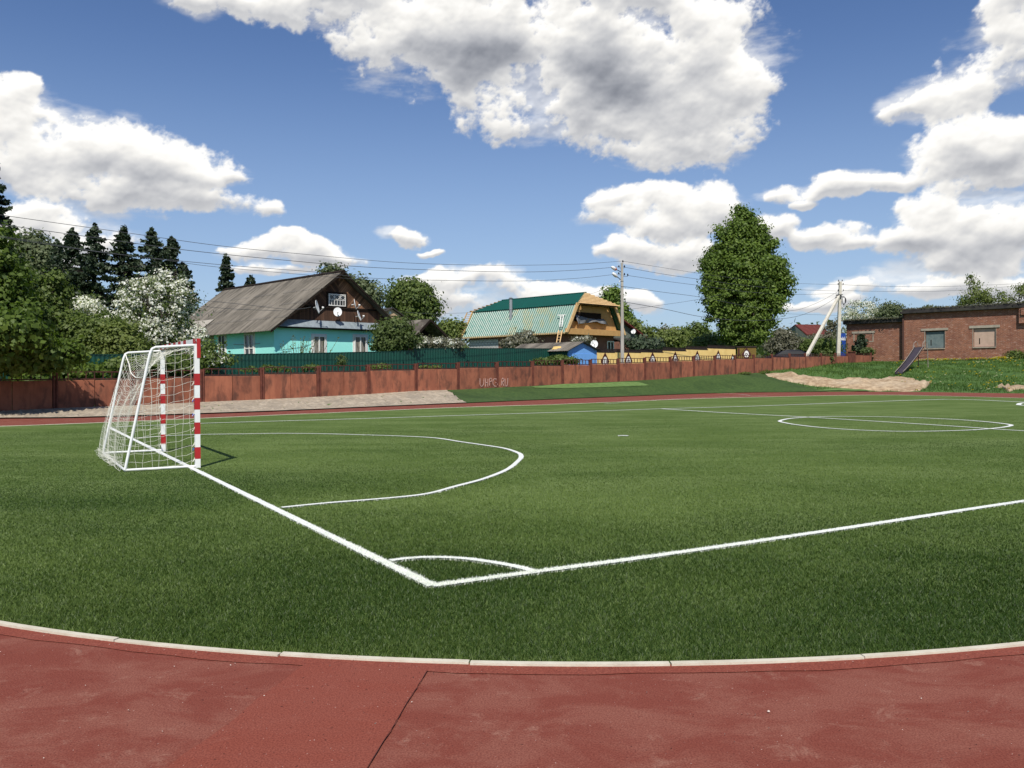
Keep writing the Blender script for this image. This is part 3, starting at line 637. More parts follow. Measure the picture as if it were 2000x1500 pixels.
SECT = [(-260,-67,745),(-67,107,744),(107,258,742.3),(258,393,738.5),(393,511.5,734.6),(511.5,621.5,730.6),(621.5,719.6,726.9),(719.6,812,723.8),(812,894,721.3),(894,970,718.6),(970,1040,717.3),(1040,1098,715),(1098,1153,713),
        (1153,1207,711.4),(1207,1259,709.3),(1259,1309,707.2),(1309,1354,705.2),(1354,1396,703.6),(1396,1436,702.4),(1436,1472,701.3),(1472,1508,700),(1508,1542,698.5),(1542,1572.7,697.4),(1572.7,1604,696.9),(1604,1632,696.5),(1632,1656,695.8),(1669,1701,694.3)]
def fence_build():
    lastk = None
    for i, (a, c, yt) in enumerate(SECT):
        k0, k1 = loc_k(a), loc_k(c); km = (k0+k1)/2; pm = (a+c)/2; zt = at(pm, yt, lineY(pm))[2]; zb = -.3
        tilt = random.uniform(-.012, .012); pj = random.uniform(-.02, .02)
        for q in (0, 1):
            x0 = k0+.10 if q == 0 else km+.012; x1 = km-.012 if q == 0 else k1-.10
            mb = MB(); d = random.uniform(-.012, .012)
            mb.hull([(x0, -.04+d, zb), (x1, -.04+d, zb), (x1, .04+d, zb), (x0, .04+d, zb)], [(x0, -.04+d+pj, zt-tilt), (x1, -.04+d+pj, zt+tilt), (x1, .04+d+pj, zt+tilt), (x0, .04+d+pj, zt-tilt)])
            mb.build('panel', M['terra'], fence, bevel=.012)
        mb = MB(); rh = .33 if i < 20 else .26
        mb.bar((k0+.1, 0, zt+.045), (k1-.1, 0, zt+.045), .05, .05)
        if i < 20: mb.bar((k0+.1, 0, zt+rh), (k1-.1, 0, zt+rh), .045, .045)
        nb = 9 if i < 20 else 11
        for j in range(nb):
            x = k0+(k1-k0)*(j+.5)/nb; mb.bar((x, 0, zt+.05), (x+random.uniform(-.02, .02), 0, zt+rh+(0 if i < 20 else .02)), .032, .032)
        mb.build('railing', M['rustrail'], fence)
        ends = [k0] if i not in (25, 26) else [k0, k1]
        for e in ends:
            mb = MB(); w = .075; l = random.uniform(-.05, .05); hz_ = zt+.31
            for sx_ in (-.085, .03):
                mb.hull([(e+sx_, -.08, zb), (e+sx_+.055, -.08, zb), (e+sx_+.055, .08, zb), (e+sx_, .08, zb)], [(e+sx_+l, -.08, hz_), (e+sx_+.055+l, -.08, hz_), (e+sx_+.055+l, .08, hz_), (e+sx_+l, .08, hz_)])
            mb.box(e-.03, -.03, zb, e+.03, .05, zt)
            mb.build('post', M['terrapost'], fence)
fence_build()
gk0, gk1 = loc_k(1657), loc_k(1668.5); zt = at(1662, 688, lineY(1662))[2]
gmb = MB(); gmb.box(gk0+.12, -.10, 0, gk1-.1, .10, zt); gmb.box(gk0+.04, -.16, zt, gk1-.02, .16, zt+.08)
gmb.build('gate_pillar', M['terrapost'], fence, bevel=.01)

# chalk-painted address on the fence
M['chalk'] = mat('pink_white_paint', rgb(.62, .40, .34), .9, rgb(.45, .24, .19), 12)
def graffiti():
    mb = MB(); o = -.065
    def P(px, py):
        k = loc_k(px, 0.); return (k, o, at(px, py, lineY(px))[2])
    # px coordinates read off the fence, letter by letter
    st = [[(936,739),(936,751),(938,754.5),(941,754),(943,750),(944,739)], [(947,739),(946.5,755)], [(951.5,740),(951,755)], [(947,747.5),(951.5,747)], [(955,739),(954.5,753)], [(955,739.5),(958,738.5),(959.5,741.5),(958,745),(955,746)],
          [(966,739.5),(963,740.5),(961,745),(961.5,750.5),(964,754),(968,754.5),(970,751),(969,747.5),(966,747.5)], [(966.5,741),(968,739.5),(968.5,743)], [(973.5,753.5),(974.3,754.3)], [(978.5,741),(977.5,753)], [(978.5,740.5),(981,738.5),(983,741),(982,745),(978.5,746.5)], [(979,746.5),(983,754.5)],
          [(985,739.5),(985,751),(986.5,754.5),(989,753),(990,746),(990.5,738.5)]]
    for grp in ((0,), (1, 2, 3), (4, 5), (6, 7), (8,), (9, 10, 11), (12,)):
        mb = MB()
        for gi_ in grp:
            c = [P(x, y) for x, y in st[gi_]]
            for p, q in zip(c[:-1], c[1:]): mb.bar(p, q, .045, .008, up=(0, 1, 0))
        mb.build('painted_letter', M['chalk'], fence)
graffiti()

# ------------------------------------------------------------------ green corrugated fence
M['green_sheet'] = mat('green_painted_sheet', rgb(.006, .060, .040), .45, rgb(.008, .048, .033), 1.5, spec=.5)
def greenfence():
    off = 4.0; P = F0+V*off; t = thing('sheet_fence', 'tall dark green corrugated metal fence in front of the turquoise house', 'fence', (P[0], P[1], 0), R(45))
    segs = [(-60,440,693,692.7),(440,640,692.7,689.3),(640,780,689.3,686.4),(780,808,685.7,685),(808,897,680.9,680.3),(897,1007,680.4,680.6),(1007,1110,680.6,681.4)]
    for a, c, ya, yc in segs:
        k0, k1 = loc_k(a, off), loc_k(c, off); z0, z1 = at(a, ya, lineY(a, off))[2], at(c, yc, lineY(c, off))[2]
        mb = MB(); n = int((k1-k0)/.05); i0 = 0; k1 = k1+.03
        for q in range(n+1):
            x = k0+(k1-k0)*q/n; ph = (q % 4); d = -.022 if ph in (0, 1) else 0.; z = z0+(z1-z0)*q/n
            mb.v += [(x, d, -.4), (x, d, z), (x, d+.004, z), (x, d+.004, -.4)]
        for q in range(n):
            b0 = q*4; c0 = b0+4; mb.f += [(b0, c0, c0+1, b0+1), (b0+1, c0+1, c0+2, b0+2), (b0+2, c0+2, c0+3, b0+3)]; mb.mi += [0]*3
        mb.build('sheet', M['green_sheet'], t)
        mb = MB(); mb.bar((k0, 0, z0+.012), (k1, 0, z1+.012), .06, .025); mb.build('cap', M['green_sheet'], t)
greenfence()

# ------------------------------------------------------------------ yellow fence with house-shaped emblems
M['yellow'] = mat('yellow_paint', rgb(.90, .64, .24), .8, rgb(.85, .58, .20), 2.5, rgb(.5, .32, .09), .8, .3)
M['yellow_in_shade'] = mat('shaded_yellow_paint', rgb(.17, .115, .022), .9, rgb(.14, .09, .02), 2)  # emblem-fence yellow darkened to olive, tree shade put into the colour
M['darkiron'] = mat('dark_iron', rgb(.020, .010, .008), .7)
M['maroon'] = mat('maroon_paint', rgb(.055, .010, .008), .7); M['whitep'] = mat('white_paint', rgb(.78, .76, .72), .6, rgb(.7, .68, .62), 6)
def emblem(t, x, y, z, s, kind):
    # dark diamond board, white arched field, dark mark
    D4 = lambda w, h, yy, z0: [(x, yy, z0+h), (x+w, yy, z0), (x, yy, z0-h), (x-w, yy, z0)]
    mb = MB(); a = D4(.52*s, .72*s, y-.06, z); mb.hull(a, [(p[0], y-.02, p[2]) for p in a]); e = mb.build('emblem_board', M['maroon'], t)
    mb = MB(); pts = [(x+.27*s*math.cos(q), y-.068, z-.1*s+(.27*s*math.sin(q) if math.sin(q) < 0 else .48*s*math.sin(q)*(1-.0*q))) for q in np.linspace(0, 2*math.pi, 15)[:-1]]
    mb.hull(pts, [(p[0], y-.0605, p[2]) for p in pts]); mb.build('emblem_field', M['whitep'], e)
    mb = MB(); yy = y-.072; B = lambda p, q: mb.bar((x+p[0]*s, yy, z+p[1]*s), (x+q[0]*s, yy, z+q[1]*s), .065*s, .006, up=(0, 1, 0))
    marks = [[((-.12,.1),(-.14,-.1)),((-.14,-.1),(0,-.2)),((0,-.2),(.14,-.1)),((.14,-.1),(.12,.1))], [((-.13,-.25),(-.13,.05)),((-.13,.05),(.13,.05)),((.13,.05),(.13,-.25)),((-.13,-.1),(.13,-.1))], [((-.15,-.2),(0,.12)),((0,.12),(.15,-.2)),((-.08,-.07),(.08,-.07))],
             [((0,.15),(0,-.25)),((-.13,.03),(.13,.03))], [((-.1,-.25),(-.1,.08)),((-.1,.08),(.12,.02)),((.12,.02),(.1,-.12)),((.1,-.12),(-.1,-.14))], [((-.14,0),(0,-.15)),((0,-.15),(.14,0)),((-.14,0),(-.14,-.2)),((.14,0),(.14,-.2))]]
    for p, q in marks[kind % 6]: B(p, q)
    mb.build('emblem_mark', M['maroon'], e)
def yellowfence():
    off = 3.3; P = F0+V*off; t = thing('emblem_fence', 'stepped yellow wall with dark rails and diamond emblems behind the red fence', 'fence', (P[0], P[1], 0), R(45))
    secs = [(1167,1200,689,682.2),(1200,1251,688.8,683),(1251,1295,688.6,682.6),(1295,1340,685.6,679.2),(1340,1382,683.2,677),(1382,1436,681.2,675.2)]
    for a, c, yt, yr in secs:
        k0, k1 = loc_k(a, off), loc_k(c, off); m_ = (a+c)/2; z = at(m_, yt, lineY(m_, off))[2]; zr = at(m_, yr, lineY(m_, off))[2]
        MB().box(k0, -.05, 0, k1-.008, .05, z).build('panel', M['yellow'], t)
        mb = MB(); mb.box(k0, -.06, z, k1, .06, z+.06); mb.bar((k0, 0, zr), (k1, 0, zr), .05, .05); n = max(4, int((k1-k0)/.17))
        for j in range(n):
            x = k0+(k1-k0)*(j+.5)/n; mb.bar((x, 0, z), (x, 0, zr), .05, .03)
            mb.tube([(x+.08*math.cos(q)*.8, 0, (z+zr)/2+.11*math.sin(q)) for q in np.linspace(0, 6.283, 9)], .016, 4, caps=False)
        mb.build('railing', M['darkiron'], t)
    for i, (px, py) in enumerate(((1181,706),(1226.5,705),(1273.7,704),(1318,702.5),(1361,700.5),(1402,699),(1430,702))):
        emblem(t, loc_k(px, off), -.0, at(px, py, lineY(px, off))[2], .95 if i < 6 else .7, i)
yellowfence()
def shaded_yellow():
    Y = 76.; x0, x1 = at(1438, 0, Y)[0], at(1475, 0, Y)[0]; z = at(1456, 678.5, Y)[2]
    t = thing('shaded_yellow_wall', 'short yellow wall section with one diamond emblem, tree shade painted into its colour', 'wall', (x0, Y, 0), 0.)
    w = x1-x0; MB().box(0, -.06, 1, w, .06, z).build('panel', M['yellow_in_shade'], t); MB().box(-.1, -.12, z, w+.06, .12, z+.10).build('cap', M['darkiron'], t)
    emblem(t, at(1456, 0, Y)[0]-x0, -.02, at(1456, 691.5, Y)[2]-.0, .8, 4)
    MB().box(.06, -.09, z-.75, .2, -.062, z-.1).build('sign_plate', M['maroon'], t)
shaded_yellow()

# ------------------------------------------------------------------ houses
def hpx(px, py, C, d, u0=0.):                 # local coordinate along d and height of a point seen on a vertical plane through C
    Y = lineY(px, 0., C, d); return (Y-C[1])/d[1], at(px, py, Y)[2]
M['glass'] = mat('window_glass', rgb(.018, .020, .022), .12, rgb(.05, .045, .04), 1.2, spec=.8)
M['curtain'] = mat('curtain', rgb(.12, .11, .09), .9, rgb(.3, .27, .22), 5, stretch=(3, 1, .4))
M['slate'] = mat('old_corrugated_cement', rgb(.165, .145, .115), .95, rgb(.075, .066, .054), 1.1, rgb(.24, .21, .17), .5, .7, bump=.4, bscale=14, stretch=(.5, 2.2, .5))
M['slate_new'] = mat('pale_cement_sheets', rgb(.36, .33, .28), .9, rgb(.29, .26, .22), 3)
M['teal'] = mat('turquoise_render', rgb(.36, .88, .79), .85, rgb(.33, .83, .74), 1.2, rgb(.41, .90, .83), .5, .4)
M['zinc'] = mat('zinc_sheet', rgb(.27, .31, .33), .45, rgb(.20, .235, .25), 2.2, spec=.6, stretch=(2, 1, 1))
def plankmat(name, c, c2, axis_, width, rough=.85):
    m = bpy.data.materials.new(name); m.use_nodes = True; nt = m.node_tree; nt.nodes.clear(); b = NB(nt)
    o = b.n('ShaderNodeOutputMaterial'); p = b.n('ShaderNodeBsdfPrincipled'); nt.links.new(p.outputs[0], o.inputs[0])
    tc = b.n('ShaderNodeTexCoord').outputs['Object']; u = b.vm('DOT_PRODUCT', tc, axis_, 1); cell = b.m('FLOOR', b.m('DIVIDE', u, width)); fr = b.m('FRACT', b.m('DIVIDE', u, width))
    wn = b.n('ShaderNodeTexWhiteNoise', noise_dimensions='1D'); nt.links.new(cell, wn.inputs['W'])
    n = b.noise(tc, 3.5, 6, .65); f = b.m('ADD', b.m('MULTIPLY', wn.outputs[0], .6), b.m('MULTIPLY', n, .5))
    col = b.mix(b.rng(f, .25, .8), c, c2); gap = b.m('LESS_THAN', fr, .09); col = b.mix(gap, col, rgb(.006, .004, .003))
    nt.links.new(col, p.inputs['Base Color']); p.inputs['Roughness'].default_value = rough; p.inputs['Specular IOR Level'].default_value = .3; return m
M['plank_v'] = plankmat('brown_vertical_planks', rgb(.060, .030, .018), rgb(.115, .058, .034), (1, 0, 0), .13)
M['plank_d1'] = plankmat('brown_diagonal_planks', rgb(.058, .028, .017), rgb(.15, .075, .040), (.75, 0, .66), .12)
M['plank_d2_lit'] = plankmat('sunlit_diagonal_planks_mirrored', rgb(.11, .055, .030), rgb(.30, .155, .085), (.75, 0, -.66), .12)  # right half of the gable: sunlight put into a brighter plank colour
M['darkwood'] = mat('dark_wood', rgb(.016, .011, .009), .95, rgb(.028, .020, .015), 4, spec=.1)
M['osb'] = mat('new_plywood', rgb(.52, .30, .11), .8, rgb(.46, .255, .09), 3); M['lumber'] = mat('fresh_lumber', rgb(.66, .44, .21), .8, rgb(.56, .35, .15), 5)
M['roofgreen'] = mat('green_roof_paint', rgb(.006, .075, .050), .35, rgb(.008, .065, .045), 2, spec=.6)
M['brick'] = brickmat('red_brick', rgb(.28, .085, .045), rgb(.22, .065, .038), rgb(.20, .13, .10)); M['blockw'] = brickmat('white_blocks', rgb(.55, .53, .50), rgb(.47, .46, .45), rgb(.20, .19, .18), .42, .22, .022, noiseamt=.15)

def window(t, x0, x1, z0, z1, y=0., mull=1, frame=.07, proud=.05, surround=0., hbar=None):
    f = MB()
    f.box(x0, y-proud, z0, x0+frame, y+.01, z1).box(x1-frame, y-proud, z0, x1, y+.01, z1).box(x0+frame, y-proud+.002, z1-frame, x1-frame, y+.01, z1).box(x0+frame, y-proud+.002, z0, x1-frame, y+.01, z0+frame)
    for k in range(mull):
        xm = x0+(x1-x0)*(k+1)/(mull+1); f.box(xm-frame*.5, y-proud+.006, z0+frame, xm+frame*.5, y+.01, z1-frame)
    if hbar: f.box(x0+frame, y-proud+.009, hbar-frame*.35, x1-frame, y+.01, hbar+frame*.35)
    if surround:
        s_ = surround; f.box(x0-s_, y-.03, z0-s_, x0-.002, y+.01, z1+s_).box(x1+.002, y-.03, z0-s_, x1+s_, y+.01, z1+s_).box(x0-.002, y-.028, z1+.002, x1+.002, y+.01, z1+s_)
    w = f.build('window', M['whitep'], t); MB().box(x0+frame, y-.012, z0+frame, x1-frame, y+.004, z1-frame).build('pane', M['glass'], w); return w

C1Y = 50.; C1 = np.array([(536-1000)/FPX*C1Y, C1Y])
def dish(label, px, py, Y, rpx, face, back=(0, .5, 0), tilt=15, parent=None):
    c = at(px, py, Y); r = rpx/FPX*Y; t = thing('satellite_dish', label, 'satellite dish', c, 0, 'satellite dishes on the gable' if parent is None else parent)
    f = Vector(face).normalized(); f = (f+Vector((0, 0, math.tan(R(tilt))))).normalized(); a = f.cross(Vector((0, 0, 1))).normalized(); u_ = a.cross(f)
    mb = MB(); n = 24; rings = [0, .35, .7, .93, 1]; i0 = []
    for j, q in enumerate(rings[1:]):
        for k in range(n):
            th = 2*math.pi*k/n; mb.v.append(tuple(a*math.cos(th)*q*r+u_*math.sin(th)*q*r*1.08+f*(q*q*.16*r)))
    ctr = len(mb.v); mb.v.append((0, 0, 0)); off = len(mb.v)
    for v in list(mb.v): mb.v.append(tuple(Vector(v)-f*.02))
    m4 = len(rings)-1
    for o_, fl in ((0, 0), (off, 1)):
        for k in range(n):
            k2 = (k+1) % n; mb.f.append((o_+ctr, o_+k, o_+k2)); mb.mi.append(0)
            for j in range(m4-1): mb.f.append((o_+j*n+k, o_+(j+1)*n+k, o_+(j+1)*n+k2, o_+j*n+k2)); mb.mi.append(0)
    for k in range(n):
        k2 = (k+1) % n; b_ = (m4-1)*n; mb.f.append((b_+k, b_+k2, off+b_+k2, off+b_+k)); mb.mi.append(0)
    mb.build('reflector', M['dishwhite'], t, smooth=True)
    lb = -u_*r*.95+f*.1*r; hd = f*r*1.15-u_*r*.35; mb = MB(); mb.tube([tuple(lb), tuple(hd)], .022, 6); mb.build('arm', M['dishgrey'], t)
    MB().tube([tuple(hd-f*.02), tuple(hd-f*.12+u_*.03)], [.05, .06], 8).build('receiver', M['whitep'], t)
    bk = Vector(back); MB().tube([tuple(-f*.02), tuple(-f*.16*r-f*.12), tuple(bk)], .03, 6).build('bracket', M['dishgrey'], t)
    return t
M['dishwhite'] = mat('dish_enamel', rgb(.80, .80, .78), .45); M['dishgrey'] = mat('galvanised_steel', rgb(.35, .36, .36), .4, metal=.4)

def house1():
    t = thing('turquoise_house', 'single storey turquoise house with brown plank gable and long grey corrugated roof', 'house', (C1[0], C1[1], 0), R(45))
    w = 8.9; L = 7.6; L2 = 14.6; ze = at(536, 635, C1Y)[2]; Yp = C1Y+S2*w/2; zp = at(662, 533, Yp)[2]
    # walls: turquoise front part, pale brick rear part
    mb = MB(); mb.hull([(0, 0, -.5), (w, 0, -.5), (w, L, -.5), (0, L, -.5)], [(0, 0, ze), (w, 0, ze), (w, L, ze), (0, L, ze)]); mb.build('wall', M['teal'], t)
    MB().box(-.12, -.08, -.5, w+.1, L, .95).build('plinth', M['zinc'], t)
    tag(MB().box(.03, L+.004, -.5, w-.03, L2, ze-.02).build('wall', brickmat('pale_brick', rgb(.55, .49, .38), rgb(.47, .41, .30), rgb(.3, .27, .22)), t), 'pale brick rear wall')
    slope = (zp-ze)/(w/2); ov = .55; of = .62
    # gable: vertical planks low, diagonal planks above
    zb = ze+.02; zs = hpx(640, 600.5, C1, U)[1]
    gx = lambda z: (z-ze)/slope
    MB().hull([(gx(zb)+.02, -.02, zb), (w-gx(zb)-.02, -.02, zb), (w-gx(zs), -.02, zs), (gx(zs), -.02, zs)], [(gx(zb)+.02, .06, zb), (w-gx(zb)-.02, .06, zb), (w-gx(zs), .06, zs), (gx(zs), .06, zs)]).build('gable_boarding', M['plank_v'], t)
    xm = w/2; zt_ = zp-.08
    for s_, mm in ((0, M['plank_d1']), (1, M['plank_d2_lit'])):
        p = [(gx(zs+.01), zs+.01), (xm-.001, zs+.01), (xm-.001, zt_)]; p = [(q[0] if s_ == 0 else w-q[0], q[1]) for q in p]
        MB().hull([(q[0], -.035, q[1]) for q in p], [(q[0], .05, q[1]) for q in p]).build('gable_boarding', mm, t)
    MB().box(gx(zs)+.05, -.10, zs-.05, w-gx(zs)-.05, -.036, zs+.05).build('gable_rail', M['darkwood'], t)
    # zinc skirt across the gable foot
    mb = MB(); zt2 = hpx(600, 625, C1, U)[1]; mb.hull([(.05, -.46, ze-.05), (.75, -.03, zt2), (.75, -.03, zt2-.02), (.05, -.46, ze-.07)], [(w-.05, -.46, ze-.05), (w-.75, -.03, zt2), (w-.75, -.03, zt2-.02), (w-.05, -.46, ze-.07)]); mb.build('canopy', M['zinc'], t)
    MB().box(-.08, -.42, ze-.14, w+.08, 0, ze-.075).build('soffit', M['darkwood'], t)
    # roof
    k = math.sqrt(1+slope*slope); run = math.hypot(w/2+ov, (w/2+ov)*slope)
    ro = MB(); sheet(ro, (xm, -of, zp+.07), (0, 1, 0), Vector((-(w/2+ov), 0, -(w/2+ov)*slope)).normalized(), L2+of+.4, run, .20, .060, .012)
    sheet(ro, (xm, L2+.4, zp+.07), (0, -1, 0), Vector(((w/2+ov), 0, -(w/2+ov)*slope)).normalized(), L2+of+.4, run, .15, .045, .012)
    roof = ro.build('roof', M['slate'], t)
    # overlap lines of the sheets
    for q in (.28, .52, .76):
        dx = -(w/2+ov)*q; y = -of
        while y < L2:
            ln_ = random.uniform(1.0, 3.); j = random.uniform(-.02, .02); z = zp+.07+dx*slope; mb = MB(); mb.hull([(xm+dx, y, z+.028), (xm+dx-.16, y, z-.16*slope+.034), (xm+dx-.16, y, z-.16*slope-.0), (xm+dx, y, z)], [(xm+dx, y+ln_, z+.028), (xm+dx-.16, y+ln_, z-.16*slope+.034), (xm+dx-.16, y+ln_, z-.16*slope), (xm+dx, y+ln_, z)]); mb.build('sheet_lap', M['slate'], roof); y += ln_+random.uniform(.1, 1.2)
    pr = MB(); dx = -(w/2+ov)*.70; nn = Vector((-slope, 0, 1)).normalized()
    sheet(pr, Vector((xm+dx, L2-5.2, zp+.07+dx*slope))+Vector((-slope, 0, 1)).normalized()*.05, (0, 1, 0), Vector((-1, 0, -slope)).normalized(), 4.6, run*.30, .15, .045, .012); tag(pr.build('roof_sheet', M['slate_new'], roof), 'pale newer corrugated sheets')
    mb = MB(); mb.hull([(xm-.18, -of-.01, zp+.02), (xm, -of-.01, zp+.15), (xm+.18, -of-.01, zp+.02)], [(xm-.18, L2+.4, zp+.02), (xm, L2+.4, zp+.15), (xm+.18, L2+.4, zp+.02)]); mb.build('ridge_cap', M['darkwood'], roof)
    for s_ in (-1, 1):
        mb = MB(); a = (xm, zp-.0); e = (xm+s_*(w/2+ov), zp-(w/2+ov)*slope); mb.hull([(a[0], -of-.02, a[1]+.04), (a[0], -of-.02, a[1]-.07), (e[0], -of-.02, e[1]-.06), (e[0], -of-.02, e[1]+.04)], [(a[0], -of+.03, a[1]+.04), (a[0], -of+.03, a[1]-.07), (e[0], -of+.03, e[1]-.06), (e[0], -of+.03, e[1]+.04)]); mb.build('barge_board', M['darkwood'], roof)
    # gable window with fan-patterned glazing bars
    x0, z1 = hpx(641.5, 573.5, C1, U); x1, z0 = hpx(674.5, 599, C1, U); y = -.05
    MB().box(x0-.13, y-.03, z0-.13, x1+.13, y+.0, z1+.13).build('window_surround', M['darkwood'], t)
    f = MB(); F_ = .055; f.box(x0, y-.07, z0, x1, y-.03, z0+F_).box(x0, y-.07, z1-F_, x1, y-.03, z1).box(x0, y-.068, z0+F_, x0+F_, y-.03, z1-F_).box(x1-F_, y-.068, z0+F_, x1, y-.03, z1-F_)
    zm = z0+(z1-z0)*.5; bar = lambda p, q, w_=.022: f.bar((p[0], y-.055, p[1]), (q[0], y-.055, q[1]), .02, w_) if False else f.bar((p[0], y-.055, p[1]), (q[0], y-.055, q[1]), w_, .02, up=(0, 1, 0))
    n = 6; dxx = (x1-x0)/n
    for j in range(1, n): bar((x0+dxx*j, z0+F_), (x0+dxx*j, zm if j % 2 else z1-F_), .028)
    bar((x0, zm), (x1, zm), .03)
    for j in range(3):
        c = x0+dxx*(2*j+1); bar((c, zm), (c-dxx, (zm+z1)/2)); bar((c, zm), (c+dxx, (zm+z1)/2)); bar((c-dxx, (zm+z1)/2), (c-.0, z1-F_)); bar((c+dxx, (zm+z1)/2), (c, z1-F_))
    wn = f.build('window', M['whitep'], t); MB().box(x0+F_, y-.034, z0+F_, x1-F_, y-.031, z1-F_).build('pane', M['glass'], wn)
    # wall windows on the gable side
    for a, c, yt in ((608.5, 637, 652.5), (689.5, 717, 653.5)):
        xa, zt3 = hpx(a, yt, C1, U); xb, _ = hpx(c, yt, C1, U); w_ = window(t, xa+.1, xb-.05, zt3-1.75, zt3-.08, 0., 1, .075, .07, .11)
        MB().box(xa+.2, -.0145, zt3-1.6, xa+.55, -.0125, zt3-.15).build('curtain', M['curtain'], w_)
        MB().box(xb-.5, -.0145, zt3-1.6, xb-.2, -.0125, zt3-.15).build('curtain', M['curtain'], w_)
    # side wall windows on the left face (local x = 0, facing -x)
    for a, c, yt in ((479.5, 497.5, 653), (428, 442, 654)):
        Ya = lineY(a, 0, C1, V); Yc = lineY(c, 0, C1, V); ya = (Ya-C1Y)/S2; yc = (Yc-C1Y)/S2; zt4 = at(a, yt, Ya)[2]; lo, hi = min(ya, yc), max(ya, yc)
        f = MB(); q = .08; f.box(-.07, lo, zt4-1.75, .01, lo+q, zt4).box(-.07, hi-q, zt4-1.75, .01, hi, zt4).box(-.068, lo+q, zt4-q, .01, hi-q, zt4).box(-.06, (lo+hi)/2-.035, zt4-1.7, .01, (lo+hi)/2+.035, zt4-q).box(-.058, lo+q, zt4-.9, .01, hi-q, zt4-.84)
        f.box(-.03, lo-.11, zt4-1.8, .01, lo-.002, zt4+.1).box(-.03, hi+.002, zt4-1.8, .01, hi+.11, zt4+.1).box(-.03, lo, zt4+.002, .01, hi, zt4+.1)
        w_ = f.build('window', M['whitep'], t); MB().box(-.013, lo+q, zt4-1.7, .004, hi-q, zt4-q).build('pane', M['glass'], w_)
    # dark cable along the wall
    mb = MB(); mb.tube([(-.03, 1.6, ze-1.02), (-.03, 3.2, ze-1.05), (-.03, 4.9, ze-.98)], .02, 5); mb.build('wall_cable', M['zinc'], t)
    mb = MB(); mb.bar((.2, -.1, 3.6), (-.0, -.5, ze-.1), .04); return t, ze, zp, slope
H1, ze1, zp1, sl1 = house1()
yy = lambda px, off: lineY(px, 0, C1-V*off, U)
dish('large grey dish seen nearly edge-on on the left of the plank gable', 618.5, 599.5, yy(618.5, .75), 12.2, (1, .02, 0), (-.15, .42, -.1), 12)
dish('round white dish facing the pitch below the gable window', 659.5, 609.5, yy(659.5, .45), 8.2, (.25, -1, 0), (.0, .35, 0), 8)
dish('small dark dish seen edge-on at the upper right of the gable', 692.5, 594.5, yy(692.5, .7), 9.6, (.93, .12, 0), (-.2, .45, -.1), 10)
dish('lower right dish on the gable, tilted away beside the zinc canopy', 700.5, 617, yy(700.5, .7), 10.0, (.93, .0, 0), (-.2, .45, .0), 16)

